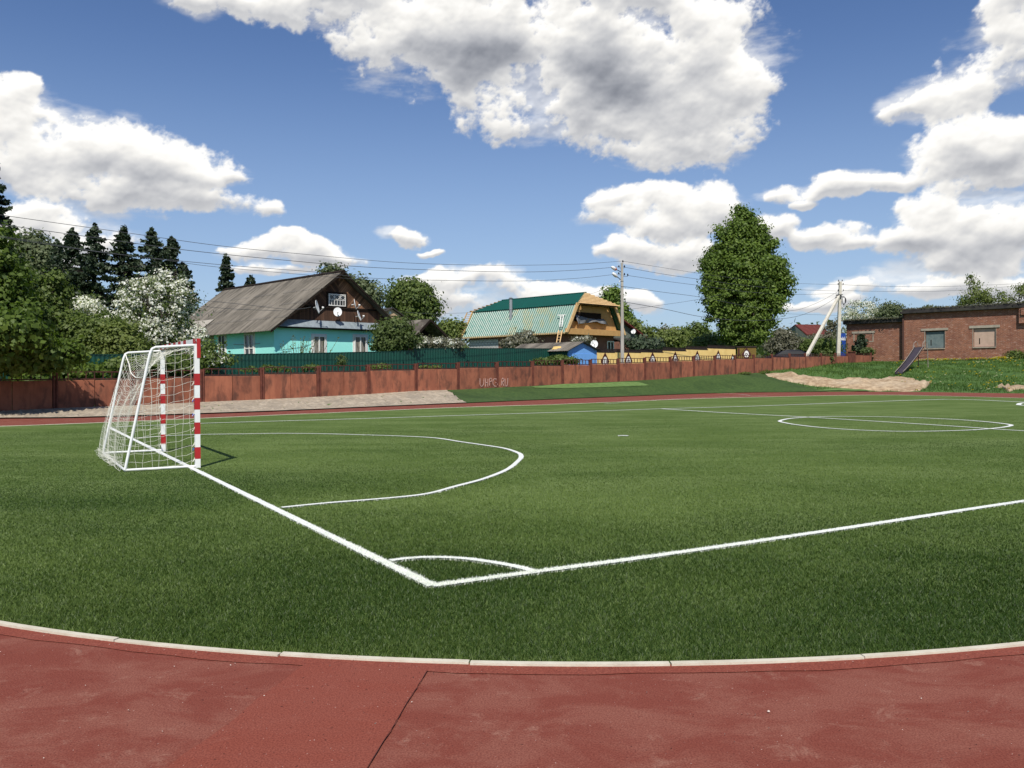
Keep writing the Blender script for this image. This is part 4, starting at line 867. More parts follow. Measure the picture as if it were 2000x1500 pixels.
C2Y = 72.; C2 = np.array([(1106-1000)/FPX*C2Y, C2Y])
def house2():
    t = thing('gambrel_house', 'brick house with unfinished green corrugated gambrel roof and plywood gable', 'house', (C2[0], C2[1], 0), R(45))
    w = 8.0; L = 12.9; ze = 5.0; a = 1.42; zb = 7.42; bck = 1.13; zr = at(1146.5, 572.5, 75.6)[2]; xm = w/2
    sw = .45                                   # wall set in from the eave
    MB().box(sw, .9, -.5, w-sw, L-.3, ze-.1).build('wall', M['brick'], t)
    ya, _ = hpx(907, 665, C2, V); yb, _ = hpx(967, 665, C2, V); _, zt = hpx(930, 663.5, C2, V)
    MB().box(sw-.03, min(yb, L-4), -.5, sw-.002, L-.35, zt).build('block_wall', M['blockw'], t)
    # timber frieze under the eaves
    MB().box(.02, -.02, ze-.18, w-.02, .12, ze+.28).build('eave_beam', M['osb'], t)
    MB().box(-.05, .121, ze-.16, .06, L+.4, ze-.02).build('eave_board', M['lumber'], t)
    # plywood gable, set back under the roof
    y = .55; MB().hull([(.3, y, ze+.05), (w-.3, y, ze+.05), (w-a-.1, y, zb-.05), (a+.1, y, zb-.05)], [(.3, y+.1, ze+.05), (w-.3, y+.1, ze+.05), (w-a-.1, y+.1, zb-.05), (a+.1, y+.1, zb-.05)]).build('gable_panel', M['osb'], t)
    MB().hull([(.1, .0, ze+.285), (w-.1, 0, ze+.285), (w-.3, y+.02, ze+.35), (.3, y+.02, ze+.35)], [(.1, .0, ze+.30), (w-.1, 0, ze+.30), (w-.3, y+.02, ze+.37), (.3, y+.02, ze+.37)]).build('gable_ledge', M['osb'], t)
    ro = MB()
    # lower slopes: ribbed sheets, pale stripes between ribs are coloured in the material
    lo = Vector((-a, 0, -(zb-ze))); ll = lo.length; lo.normalize()
    sheet(ro, (a, -.02, zb), (0, 1, 0), lo, L+.2, ll+.12, .26, .07, .01); 
    r1 = ro.build('lower_roof', M['roofstripe'], t)
    ro = MB(); lo2 = Vector((a, 0, -(zb-ze))).normalized(); sheet(ro, (w-a, L+.2, zb), (0, -1, 0), lo2, L+.2, ll+.12, .26, .07, .01); ro.build('lower_roof', M['roofgreen'], t)
    # upper slopes with half-hips
    up = MB()
    n = 90
    for s_ in (0, 1):
        i0 = len(up.v)
        for k in range(n+1):
            q = k/n; y = -.1+(L+.2)*q; d = .03*math.cos(k*math.pi)
            hip = 1.
            if y < bck: hip = max(0, (y+.1)/(bck+.1))
            if y > L-bck: hip = max(0, (L+.1-y)/(bck+.1))
            xt = a+(xm-a)*hip; zt_ = zb+(zr-zb)*hip
            for xx, zz in ((a-.12, zb-.03), (xt, zt_)):
                xx = xx if s_ == 0 else w-xx; up.v += [(xx, y, zz+.05+d), (xx, y, zz+.02+d)]
        for k in range(n):
            b0 = i0+4*k; c0 = b0+4; up.f += [(b0, c0, c0+2, b0+2), (b0+1, b0+3, c0+3, c0+1), (b0, b0+1, c0+1, c0), (b0+2, c0+2, c0+3, b0+3)]; up.mi += [0]*4
    rf = up.build('upper_roof', M['roofgreen'], t)
    mb = MB(); mb.tube([(xm, bck, zr+.06), (xm, L-bck, zr+.06)], .07, 6); mb.build('ridge_cap', M['roofgreen'], rf)
    # half-hip battens (bare lumber) at both ends
    for yy0, yy1 in ((-.45, bck), (L+.45, L-bck)):
        mb = MB()
        for j in range(8):
            q = j/8.; y = yy0+(yy1-yy0)*q; x0 = a-.25+(xm-a+.2)*q; z = zb+.07+(zr-zb)*q; y2 = y+(yy1-yy0)*.075
            z2 = z+(zr-zb)*.07; mb.hull([(x0, y, z), (w-x0, y, z), (w-x0, y2, z2), (x0, y2, z2)], [(x0, y, z-.04), (w-x0, y, z-.04), (w-x0, y2, z2-.04), (x0, y2, z2-.04)])
        mb.build('hip_batten', M['lumber'], t)
        mb = MB(); mb.hull([(a-.1, yy0+.1*(1 if yy1 > yy0 else -1), zb-.02), (w-a+.1, yy0+.1*(1 if yy1 > yy0 else -1), zb-.02), (xm, yy1, zr)], [(a-.1, yy0+.1*(1 if yy1 > yy0 else -1), zb-.06), (w-a+.1, yy0+.1*(1 if yy1 > yy0 else -1), zb-.06), (xm, yy1, zr-.04)]); mb.build('hip_underlay', M['darkwood'], t)
    # barge boards, front and back
    for y0, y1 in ((-.12, -.03), (L+.16, L+.24)):
        for s_ in (0, 1):
            f = (lambda x: x) if s_ == 0 else (lambda x: w-x)
            mb = MB(); mb.hull([(f(-.12), y0, ze-.05), (f(.16), y0, ze-.05), (f(a+.14), y0, zb-.05), (f(a-.14), y0, zb+.06)], [(f(-.12), y1, ze-.05), (f(.16), y1, ze-.05), (f(a+.14), y1, zb-.05), (f(a-.14), y1, zb+.06)]); mb.build('barge_board', M['lumber'], t)
        mb = MB(); mb.box(a-.15, y0, zb-.06, w-a+.15, y1, zb+.1); mb.build('barge_board', M['lumber'], t)
        # ladder of battens left bare along the far verge
    mb = MB()
    for j in range(13):
        q = j/12; mb.bar((a*(q)-.02-.1, L+.1, ze+(zb-ze)*q), (a*q-.02-.1, L+.95, ze+(zb-ze)*q), .07, .03)
    mb.bar((-.1, L+.95, ze-.05), (a-.1, L+.95, zb), .05, .1); mb.build('verge_batten', M['lumber'], t)
    # balcony opening and wind-blown tarpaulin
    xa, z1 = hpx(1131, 608, C2, U); xb, z0 = hpx(1183.5, 631, C2, U); MB().box(xa, y-.04 if False else .51, z0+.05, xb, .548, z1).build('opening', M['darkwood'], t)
    nx, nz = 40, 12; Vv = []; 
    xa, zA = hpx(1130, 611, C2, U); xb, zB = hpx(1185, 613, C2, U); xc, zC = hpx(1196, 627, C2, U)
    for i in range(nx+1):
        for j in range(nz+1):
            u_ = i/nx; v_ = j/nz
            x = xa+.1+(xb-xa)*u_+v_*u_**2*(xc-xb); zt_ = z1-.25-.12*u_+(-.28*math.sin(math.pi*min(1, u_*1.1))*0)-.20*math.sin(u_*2.6); zb_ = z1-1.22+.38*math.sin(u_*2.7)+(.05*math.sin(u_*14)); z = zt_+(zb_-zt_)*v_
            y_ = .42-.32*v_*(.5+.5*math.sin(u_*9+v_*2))-.12*math.sin(u_*21+v_*3)*v_; Vv.append((x, y_, z))
    ii = np.arange((nx+1)*(nz+1)).reshape(nx+1, nz+1); Fq = np.stack([ii[:-1, :-1].ravel(), ii[1:, :-1].ravel(), ii[1:, 1:].ravel(), ii[:-1, 1:].ravel()], 1)
    tp = link('tarpaulin', npmesh('tarpaulin', Vv, Fq, True), mat('grey_tarpaulin', rgb(.10, .10, .105), .35, rgb(.2, .2, .2), 3, spec=.6), t); so = tp.modifiers.new('s', 'SOLIDIFY'); so.thickness = .012
    # flue pipe
    k_, _ = hpx(988, 600, C2, V); ch = t; x = a*.66; z0 = ze+(zb-ze)*.62
    z1 = at(988, 583, lineY(988, 0, C2, V))[2]+.05; MB().tube([(x, k_+.25, z0-.3), (x, k_+.25, z1)], .15, 14).tube([(x, k_+.25, z1-1.0), (x, k_+.25, z1-.92)], .17, 14).build('flue_pipe', M['dishgrey'], t, smooth=False)
    MB().tube([(x, k_+.25, z1+.03), (x, k_+.25, z1+.17)], [.24, .02], 14).build('flue_cap', M['dishgrey'], t)
    # ground-floor window at the gable side
    xa, zt = hpx(1186, 666, C2+V*.9, U); xb, _ = hpx(1199, 666, C2+V*.9, U); window(t, xa, xb, zt-1.4, zt, .9, 1, .09, .05)
    xa, zt = hpx(1136, 669, C2+V*.9, U); window(t, xa, xa+.9, zt-1.2, zt, .9, 1, .08, .05)
    return t
# ribbed metal of the lower slope: alternating glossy pale and green faces of the ribs, some panels still in yellow film
def stripemat():
    m = bpy.data.materials.new('ribbed_sheet_green_white'); m.use_nodes = True; nt = m.node_tree; nt.nodes.clear(); b = NB(nt)
    o = b.n('ShaderNodeOutputMaterial'); p = b.n('ShaderNodeBsdfPrincipled'); nt.links.new(p.outputs[0], o.inputs[0])
    tc = b.n('ShaderNodeTexCoord').outputs['Object']; sp = b.n('ShaderNodeSeparateXYZ'); nt.links.new(tc, sp.inputs[0]); y = sp.outputs[1]; z = sp.outputs[2]
    fr = b.m('FRACT', b.m('DIVIDE', b.m('ADD', y, .02), .26)); pale = b.m('GREATER_THAN', fr, .66)
    n = b.noise(b.vm('MULTIPLY', tc, (1, 1, .15)), 1.0, 3, .5); yel = b.m('MULTIPLY', b.rng(n, .44, .56), b.m('MULTIPLY', b.m('LESS_THAN', y, 8.), b.m('GREATER_THAN', y, 2.)))
    white = b.mix(yel, rgb(.20, .28, .225), rgb(.27, .25, .115)); n2 = b.noise(b.vm('MULTIPLY', tc, (1, 3.0, 2.2)), 2.5, 2, .5)
    dk = b.m('MULTIPLY', b.rng(n2, .50, .60), b.rng(y, 2., 11., .25, .85)); white = b.mix(dk, white, rgb(.03, .20, .15))
    grn = b.mix(b.rng(y, 0., 7., .55, 0.), rgb(.008, .12, .085), rgb(.04, .20, .15)); seam = b.m('LESS_THAN', b.m('FRACT', b.m('DIVIDE', z, .52)), .12); grn = b.mix(b.m('MULTIPLY', seam, .12), grn, rgb(.35, .5, .42))
    nt.links.new(b.mix(pale, grn, white), p.inputs['Base Color']); p.inputs['Roughness'].default_value = .4; return m
M['roofstripe'] = stripemat()
H2 = house2()
def ladder():
    Y = 70.5; t = thing('ladder', 'pale wooden ladder leaning on the eave of the green-roofed house', 'ladder', at(1091, 672, Y)); o = Vector(at(1091, 672, Y)); p = [Vector(at(*q)) for q in ((1086.5,672,70.6),(1093,672,70.6),(1091,645,72.2),(1098,645,72.2))]
    MB().bar(p[0]-o, p[2]-o, .07, .05).build('rail', M['lumber'], t); MB().bar(p[1]-o, p[3]-o, .07, .05).build('rail', M['lumber'], t)
    mb = MB()
    for j in range(5): q = (j+.5)/5; mb.bar(p[0]+(p[2]-p[0])*q-o, p[1]+(p[3]-p[1])*q-o, .05, .04)
    mb.build('rung', M['lumber'], t)
    t = thing('roof_ladder', 'small white roof ladder lying on the ribbed lower slope near the gable', 'ladder', at(1100, 640, 72.9)); o = Vector(at(1100, 640, 72.9)); p = [Vector(at(*q)) for q in ((1098.5,640,72.6),(1103,640,72.4),(1101,617,73.6),(1106,617,73.4))]
    p = [q+Vector((-.25, -.25, .05)) for q in p]
    MB().bar(p[0]-o, p[2]-o, .06, .05).build('rail', M['whitep'], t); MB().bar(p[1]-o, p[3]-o, .06, .05).build('rail', M['whitep'], t); mb = MB()
    for j in range(6): q = (j+.5)/6; mb.bar(p[0]+(p[2]-p[0])*q-o, p[1]+(p[3]-p[1])*q-o, .045, .04)
    mb.bar(p[2]-o+Vector((-.3, 0, 0)), p[3]-o+Vector((.3, 0, .02)), .07); mb.build('rung', M['whitep'], t)
ladder()
dish('large white dish standing low beside the blue garage roof', 1160.5, 672, 69.5, 7.2, (-.05, -1, 0), (0, .2, -.9), 10, 'low dishes right of the plywood gable')

# blue garage
M['blue'] = mat('blue_paint', rgb(.16, .37, .74), .6, rgb(.145, .34, .68), 1.5, rgb(.19, .42, .80), .6, .4)
def garage():
    Y = 58.6; C = np.array([(1111-1000)/FPX*Y, Y]); t = thing('garage', 'small bright blue garage with grey corrugated gable roof behind the red fence', 'garage', (C[0], C[1], 0), R(45))
    w = hpx(1166, 690, C, U)[0]; ze = at(1111, 683.5, Y)[2]; xm, zp = hpx(1137, 669, C, U); L = 5.6
    MB().hull([(0, 0, 0), (w, 0, 0), (w, 0, ze), (xm, 0, zp), (0, 0, ze)], [(0, .1, 0), (w, .1, 0), (w, .1, ze), (xm, .1, zp), (0, .1, ze)]).build('front_wall', M['blue'], t)
    MB().box(0, .104, 0, .1, L, ze-.03).box(w-.1, .104, 0, w, L, ze-.03).box(.1, L-.1, 0, w-.1, L, ze-.03).build('side_wall', M['green_sheet'], t)
    d = MB(); d.box(.35, -.035, .3, xm-.015, -.004, ze-.25).box(xm+.015, -.035, .3, w-.35, -.004, ze-.25); dd = d.build('door', M['blue'], t); MB().box(xm-.09, -.07, ze-1.2, xm+.09, -.036, ze-1.05).build('lock', M['darkiron'], dd)
    for s_, e in ((-1, 0), (1, w)):
        mb = MB(); hw = abs(e-xm)+.3; sl = (zp-ze)/abs(e-xm); dv = Vector((s_*1., 0, -sl)).normalized(); 
        if s_ < 0: sheet(mb, (xm, -.25, zp+.06), (0, 1, 0), dv, L+.5, hw*math.hypot(1, sl), .15, .05, .012)
        else: sheet(mb, (xm, L+.25, zp+.06), (0, -1, 0), dv, L+.5, hw*math.hypot(1, sl), .15, .05, .012)
        mb.build('roof', M['slate'], t)
garage()
# yellow board beside the garage
tag(MB().hull([(0, 0, 0), (.75, .1, .02), (.62, .1, .22), (.12, 0, .20)], [(0, .05, 0), (.75, .15, .02), (.62, .15, .22), (.12, .05, .20)]).build('yellow_board', M['yellow']), 'small yellow board lying across the top of the green fence beside the garage', 'board').location = at(1078, 682.5, lineY(1078, 3.7))

# dark open shed
def shed():
    Y = 62.; C = np.array([(812-1000)/FPX*Y, Y]); t = thing('old_shed', 'old open dark timber shed with a sagging grey corrugated gable roof', 'shed', (C[0], C[1], 0), R(45))
    w = hpx(869, 660, C, U)[0]; xm, zp = hpx(836, 625, C, U); ze = at(812, 652, Y)[2]; L = 5.5; ze2 = hpx(869, 660, C, U)[1]
    for x in (0.05, w-.15): 
        for y in (.05, L-.15): MB().box(x, y, 0, x+.12, y+.12, ze if x < 1 else ze2).build('post', M['darkwood'], t)
    MB().box(.17, L-.06, 0, w-.17, L, min(ze, ze2)).box(.06, .2, 0, .1, L-.2, ze-.1).box(w-.1, .2, 0, w-.06, L-.2, ze2-.1).build('plank_wall', M['darkwood'], t)
    MB().hull([(.2, 1.2, ze), (w-.2, 1.2, ze2), (xm, 1.2, zp-.15)], [(.2, 1.25, ze), (w-.2, 1.25, ze2), (xm, 1.25, zp-.15)]).build('gable_boarding', M['darkwood'], t)
    mb = MB(); dv = Vector((0-.3-xm, 0, ze-.25-zp)); sheet(mb, (xm, -.35, zp+.05), (0, 1, 0), dv.normalized(), L+.6, dv.length, .15, .05, .012); mb.build('roof', M['slate_dark'], t)
    mb = MB(); dv = Vector((w+.2-xm, 0, ze2-.12-zp)); sheet(mb, (xm, L+.25, zp+.05), (0, -1, 0), dv.normalized(), L+.6, dv.length, .15, .05, .012); mb.build('roof', M['slate_dark'], t)
    for e, z in ((-.3, ze-.25), (w+.2, ze2-.12)): MB().bar((xm, -.36, zp-.03), (e, -.36, z), .16, .05, up=(0, 1, 0)).build('barge_board', M['darkwood'], t)
M['slate_dark'] = mat('weathered_dark_sheets', rgb(.085, .072, .058), .95, rgb(.045, .038, .032), 1., rgb(.30, .27, .22), 1.3, .5)
shed()
def simplehouse(name, label, Y, pl, pr, pp, yl, yr, yp, wallm, roofm, L, cat='house', win=None, over=.3):
    C = np.array([(pl-1000)/FPX*Y, Y]); t = thing(name, label, cat, (C[0], C[1], 0), R(45)); w, zr_ = hpx(pr, yr, C, U); xm, zp = hpx(pp, yp, C, U); ze = at(pl, yl, Y)[2]
    MB().hull([(0, 0, 0), (w, 0, 0), (w, 0, zr_), (xm, 0, zp-.05), (0, 0, ze)], [(0, L, 0), (w, L, 0), (w, L, zr_), (xm, L, zp-.05), (0, L, ze)]).build('wall', wallm, t)
    for (e, z, s_) in ((0, ze, -1), (w, zr_, 1)):
        d = Vector((e-xm, 0, z-zp)); dn = d.normalized(); p = Vector((xm, -over, zp)); q = p+d+dn*over; th = Vector((0, 0, .12)); e2 = Vector((0, L+over*2, 0))
        MB().hull([p, q, q+th, p+th], [p+e2, q+e2, q+th+e2, p+th+e2]).build('roof', roofm, t)
    if win:
        for (a, c, y0, y1) in win:
            xa, z1 = hpx(a, y0, C, U); xb, z0 = hpx(c, y1, C, U); window(t, xa, xb, z0, z1, 0., 1, .1, .05)
    return t, C, w, zp
M['beige'] = mat('beige_boards', rgb(.60, .44, .27), .85, rgb(.52, .37, .22), 2); M['redroof'] = mat('red_brown_roof', rgb(.16, .028, .022), .6, rgb(.12, .022, .018), 1); M['greywall'] = mat('grey_green_boards', rgb(.17, .19, .15), .85, rgb(.12, .14, .11), 2, stretch=(4, 4, .5))
M['darkroof'] = mat('dark_roof', rgb(.04, .033, .028), .8)
t_, C_, w_, _ = simplehouse('beige_house', 'distant house with pale beige gable between the turquoise house and the shed', 88., 747, 798, 766, 613, 626, 603, M['beige'], M['darkroof'], 7., win=[(760.5, 764.5, 608, 613)], over=.25)
MB().box(.3, -.03, at(747, 626, 88)[2]+.5, 4.5, -.004, at(747, 626, 88)[2]+.56).build('trim', M['darkwood'], t_)
t3, C3, w3, _ = simplehouse('grey_gable_house', 'grey boarded house with red roof edge just right of the concrete lamp pole', 86., 1168, 1256, 1212, 660, 660, 627, M['greywall'], M['redroof'], 9., over=.5)
xa, z = hpx(1219, 663, C3, U); xb, _ = hpx(1252, 663, C3, U); MB().hull([(xa-2, -1.1, z-.15), (xb+.5, -1.1, z-.15), (xb+.5, 0, z+.15), (xa-2, 0, z+.15)], [(xa-2, -1.1, z-.25), (xb+.5, -1.1, z-.25), (xb+.5, 0, z+.05), (xa-2, 0, z+.05)]).build('porch_roof', M['darkroof'], t3)
MB().box(xa-2, -.9, 0, xb-1.2, -.05, z-.3).build('porch_wall', M['brick'], t3)
xa, z1 = hpx(1233, 668, C3-V*.9, U); window(t3, xa, xa+.55, z1-1.4, z1, -.9, 0, .12, .06)
dish('small white dish on the grey boarded gable right of the lamp pole', 1237, 647.5, lineY(1237, 0, C3-V*.4, U), 4.6, (-.2, -1, 0), (0, .3, 0), 8, 'low dishes right of the plywood gable')
M['redroof2'] = mat('dull_red_sheet', rgb(.17, .042, .034), .8, rgb(.12, .035, .028), 1, spec=.1)
t4 = thing('red_roofed_house', 'distant house with dull red sheet roof left of the braced pole', 'house', at(1576, 690, 100.), 0)
def red2():
    O = np.array(at(1576, 690, 100.)); P = lambda px, py, Y: tuple(np.array(at(px, py, Y))-O)
    a, b_, c, d = P(1576, 653, 100), P(1553, 633.5, 102), P(1602, 634, 112), P(1625, 654, 110); th = (0, 0, -.15); ad = lambda p: (p[0], p[1], p[2]-.15)
    MB().hull([a, b_, c, d], [ad(a), ad(b_), ad(c), ad(d)]).build('roof', M['redroof2'], t4)
    e = P(1543, 641, 104); ec = tuple(np.array(e)+np.array(c)-np.array(b_)); MB().hull([b_, e, ec, c], [ad(b_), ad(e), ad(ec), ad(c)]).build('roof', M['redroof2'], t4)
    g = lambda p, z=None: (p[0], p[1]+.05, p[2]-.16 if z is None else z); MB().poly([g(a), g(b_), g(e), g(e, -4), g(a, -4)]).build('gable', M['greywall'], t4); MB().poly([g(a), g(d), g(d, -4), g(a, -4)]).build('wall', M['greywall'], t4)
red2()

# ------------------------------------------------------------------ brick building on the right
M['oldbrick'] = brickmat('old_red_brick', rgb(.32, .105, .048), rgb(.19, .058, .028), rgb(.30, .20, .14), .30, .115, .016, dirt=rgb(.13, .042, .026), noiseamt=.55, pale=rgb(.52, .34, .26))
M['bitumen'] = mat('bitumen_roofing', rgb(.022, .020, .019), .9, rgb(.045, .04, .035), 2, rgb(.07, .07, .04), 1, .4); M['concrete'] = mat('pale_concrete', rgb(.40, .35, .27), .9, rgb(.30, .26, .20), 3, bump=.2)
def brickhouse():
    dU = -V; t = thing('brick_building', 'long flat-roofed old red brick building with boarded windows on the right', 'building', (BC[0], BC[1], 0), R(-45))
    lx = lambda px, off=0.: ((lineY(px, 0., BC, dU)-BC[1])/dU[1])
    zR = at(1768, 613.5, BD)[2]; xl = lx(1650); zL = at(1700, 631.5, lineY(1700, 0, BC, dU))[2]; xe = 34.
    def zz_(px, py): return at(px, py, lineY(px, 0, BC, dU))[2]
    op = [(lx(1807), lx(1845.5), zz_(1826, 680), zz_(1826, 646.5)), (lx(1901), lx(1945), zz_(1923, 677.5), zz_(1923, 640))]; wmb = MB(); wmb.box(.05, .26, 0, xe, 12, zR); xp = .05
    for (a0, a1, z0, z1) in op: wmb.box(xp, 0, 0, a0, .26, zR).box(a0, 0, 0, a1, .26, z0).box(a0, 0, z1, a1, .26, zR); xp = a1
    wmb.box(xp, 0, 0, xe, .26, zR); wmb.build('wall', M['oldbrick'], t); MB().box(xl, .45, 0, .046, 11, zL).build('wall', M['oldbrick'], t)
    MB().box(-.2, -.42, zR+.004, xe, 12.3, zR+.26).box(-.05, -.3, zR+.264, xe, 12, zR+.46).build('roof', M['bitumen'], t, bevel=.03); MB().box(xl-.25, .05, zL+.004, -.21, 11.2, zL+.42).build('roof', M['bitumen'], t, bevel=.03)
    MB().box(-.10, -.10, 0, .046, .446, zR-.02).build('corner_pier', M['darkbrick'], t)
    def lint(a, c, ya, yc, nm='lintel', off=0.):
        x0, x1 = lx(a), lx(c); z1 = at(a, ya, lineY(a, 0, BC, dU))[2]; z0 = z1-(yc-ya)/FPX*lineY(a, 0, BC, dU); MB().box(x0, off-.07, z0, x1, off-.002, z1).build(nm, M['concrete'], t); return z0
    def board(a, c, y0, y1, m_, off=0.):
        x0, x1 = lx(a), lx(c); Y = lineY((a+c)/2, 0, BC, dU); z1 = at((a+c)/2, y0, Y)[2]; z0 = at((a+c)/2, y1, Y)[2]
        wd = MB().box(x0, .235, z0, x1, .255, z1).build('window_recess', M['darkwood'], t)
        MB().box(x0+.03, .17, z0+.03, x1-.06, .232, z1-.08).build('board', m_, wd)
        MB().box(x0+.5, .15, z0+.3, x0+.58, .168, z0+.9).build('board_batten', M['darkwood'], wd)
        f = MB(); f.box(x0-.06, -.03, z0-.1, x0-.002, -.002, z1).box(x1+.002, -.02, z0, x1+.03, -.002, z1).build('window_frame', M['concrete'], wd); MB().box(x0-.04, -.10, z0-.10, x1+.02, -.004, z0-.004).build('sill', M['concrete'], wd)
        # head of the recess
        pass
    board(1807, 1845.5, 646.5, 680, mat('grey_green_board', rgb(.16, .20, .19), .7, rgb(.10, .14, .14), 2)); lint(1799, 1852, 642.2, 646.4)
    board(1901, 1945, 640, 677.5, mat('pinkish_board', rgb(.52, .37, .28), .8, rgb(.45, .32, .24), 2)); lint(1893, 1953, 636.5, 641.5)
    # bricked-up window
    x0, x1 = lx(1664), lx(1703); Y = lineY(1683, 0, BC, dU); z1 = at(1683, 650.5, Y)[2]; z0 = at(1683, 668, Y)[2]
    MB().box(lx(1661), .38, z1-.02, lx(1706), .446, z1+.22).build('lintel', M['concrete'], t); MB().box(x0, .415, z0, x0+.1, .446, z1-.03).box(x1-.1, .42, z0+.1, x1, .446, z1-.03).box(x1-.5, .42, z0, x1, .446, z0+.09).build('window_frame', M['concrete'], t)
    # broken brick nib near the right end
    x = lx(1992); MB().box(x, -.35, zR-1.5, x+1.2, -.003, zR-.01).box(x+.2, -.5, zR-.7, x+1.3, -.36, zR-.02).build('brick_nib', M['oldbrick'], t)
    return zR, zL, lx
M['darkbrick'] = brickmat('dark_brick', rgb(.10, .035, .022), rgb(.08, .028, .018), rgb(.07, .045, .035), .27, .10, .014)
zR, zL, blx = brickhouse(); print('brick z', zR, zL)

# ------------------------------------------------------------------ playground slide
M['slidem'] = mat('faded_purple_metal', rgb(.050, .038, .046), .5, rgb(.035, .028, .032), 3, spec=.5); M['pipe'] = mat('old_pipe', rgb(.33, .28, .24), .6, rgb(.2, .16, .13), 4)
def slide():
    g = hit(1796, 719); Y = g[1]; t = thing('playground_slide', 'old metal playground slide with hooped handrails on the grass bank', 'slide', g); O = np.array(g)
    P = lambda px, py, Yq: Vector(np.array(at(px, py, Yq))-O)
    bl = hit(1748, 733); bR = hit(1769, 733); top = [P(1787, 678.5, Y-.1), P(1805, 677, Y+.2)]; bot = [Vector(np.array([bl[0], bl[1], bl[2]+.12])-O), Vector(np.array([bR[0]-.1, bl[1]+.3, bl[2]+.14])-O)]
    mb = MB(); n = 14; i0 = 0
    for k in range(n+1):
        q = k/n; s_ = -.14*math.sin(math.pi*q)+.12*max(0, q-.8)*1.; a = top[0].lerp(bot[0], q)+Vector((0, 0, s_)); c = top[1].lerp(bot[1], q)+Vector((0, 0, s_))
        up = Vector((0, 0, .13)); th = Vector((0, 0, -.03)); mb.v += [tuple(a+up), tuple(a), tuple(c), tuple(c+up), tuple(a+th), tuple(c+th)]
    for k in range(n):
        b0 = k*6; c0 = b0+6
        for j, l in ((0, 1), (1, 2), (2, 3), (4, 5), (0, 4), (3, 5)): mb.f.append((b0+j, b0+l, c0+l, c0+j)); mb.mi.append(0)
    mb.build('chute', M['slidem'], t)
    for a in (0, 1):
        mb2 = MB(); mb2.tube([tuple(top[a].lerp(bot[a], q)+Vector((0, 0, .15-.14*math.sin(math.pi*q)+.12*max(0, q-.8)))) for q in np.linspace(0, 1, 9)], .03, 6); mb2.build('side_rail', M['pipe'], t)
        q0 = top[a]; mb = MB(); mb.tube([tuple(q0+Vector((-.25, -.15, 0))), tuple(q0+Vector((-.1, -.05, .42))), tuple(q0+Vector((.12, .05, .55))), tuple(q0+Vector((.34, .2, .40))), tuple(q0+Vector((.42, .25, -.05)))], .03, 7); mb.build('handrail', M['pipe'], t)
        f = hit(1796 if a == 0 else 1815, 719 if a == 0 else 718.5); MB().tube([tuple(q0+Vector((.38, .2, 0))), tuple(Vector(np.array(f)-O)+Vector((0, .2, -.2)))], .04, 7).build('leg', M['pipe'] if a else M['darkiron'], t)
    mb = MB(); 
    for j in range(5):
        q = (j+1)/6; mb.tube([tuple(top[0]+Vector((.40, .22, -1.9*q))), tuple(top[1]+Vector((.40, .22, -1.9*q)))], .022, 6)
    mb.build('rung', M['darkiron'], t)
slide()

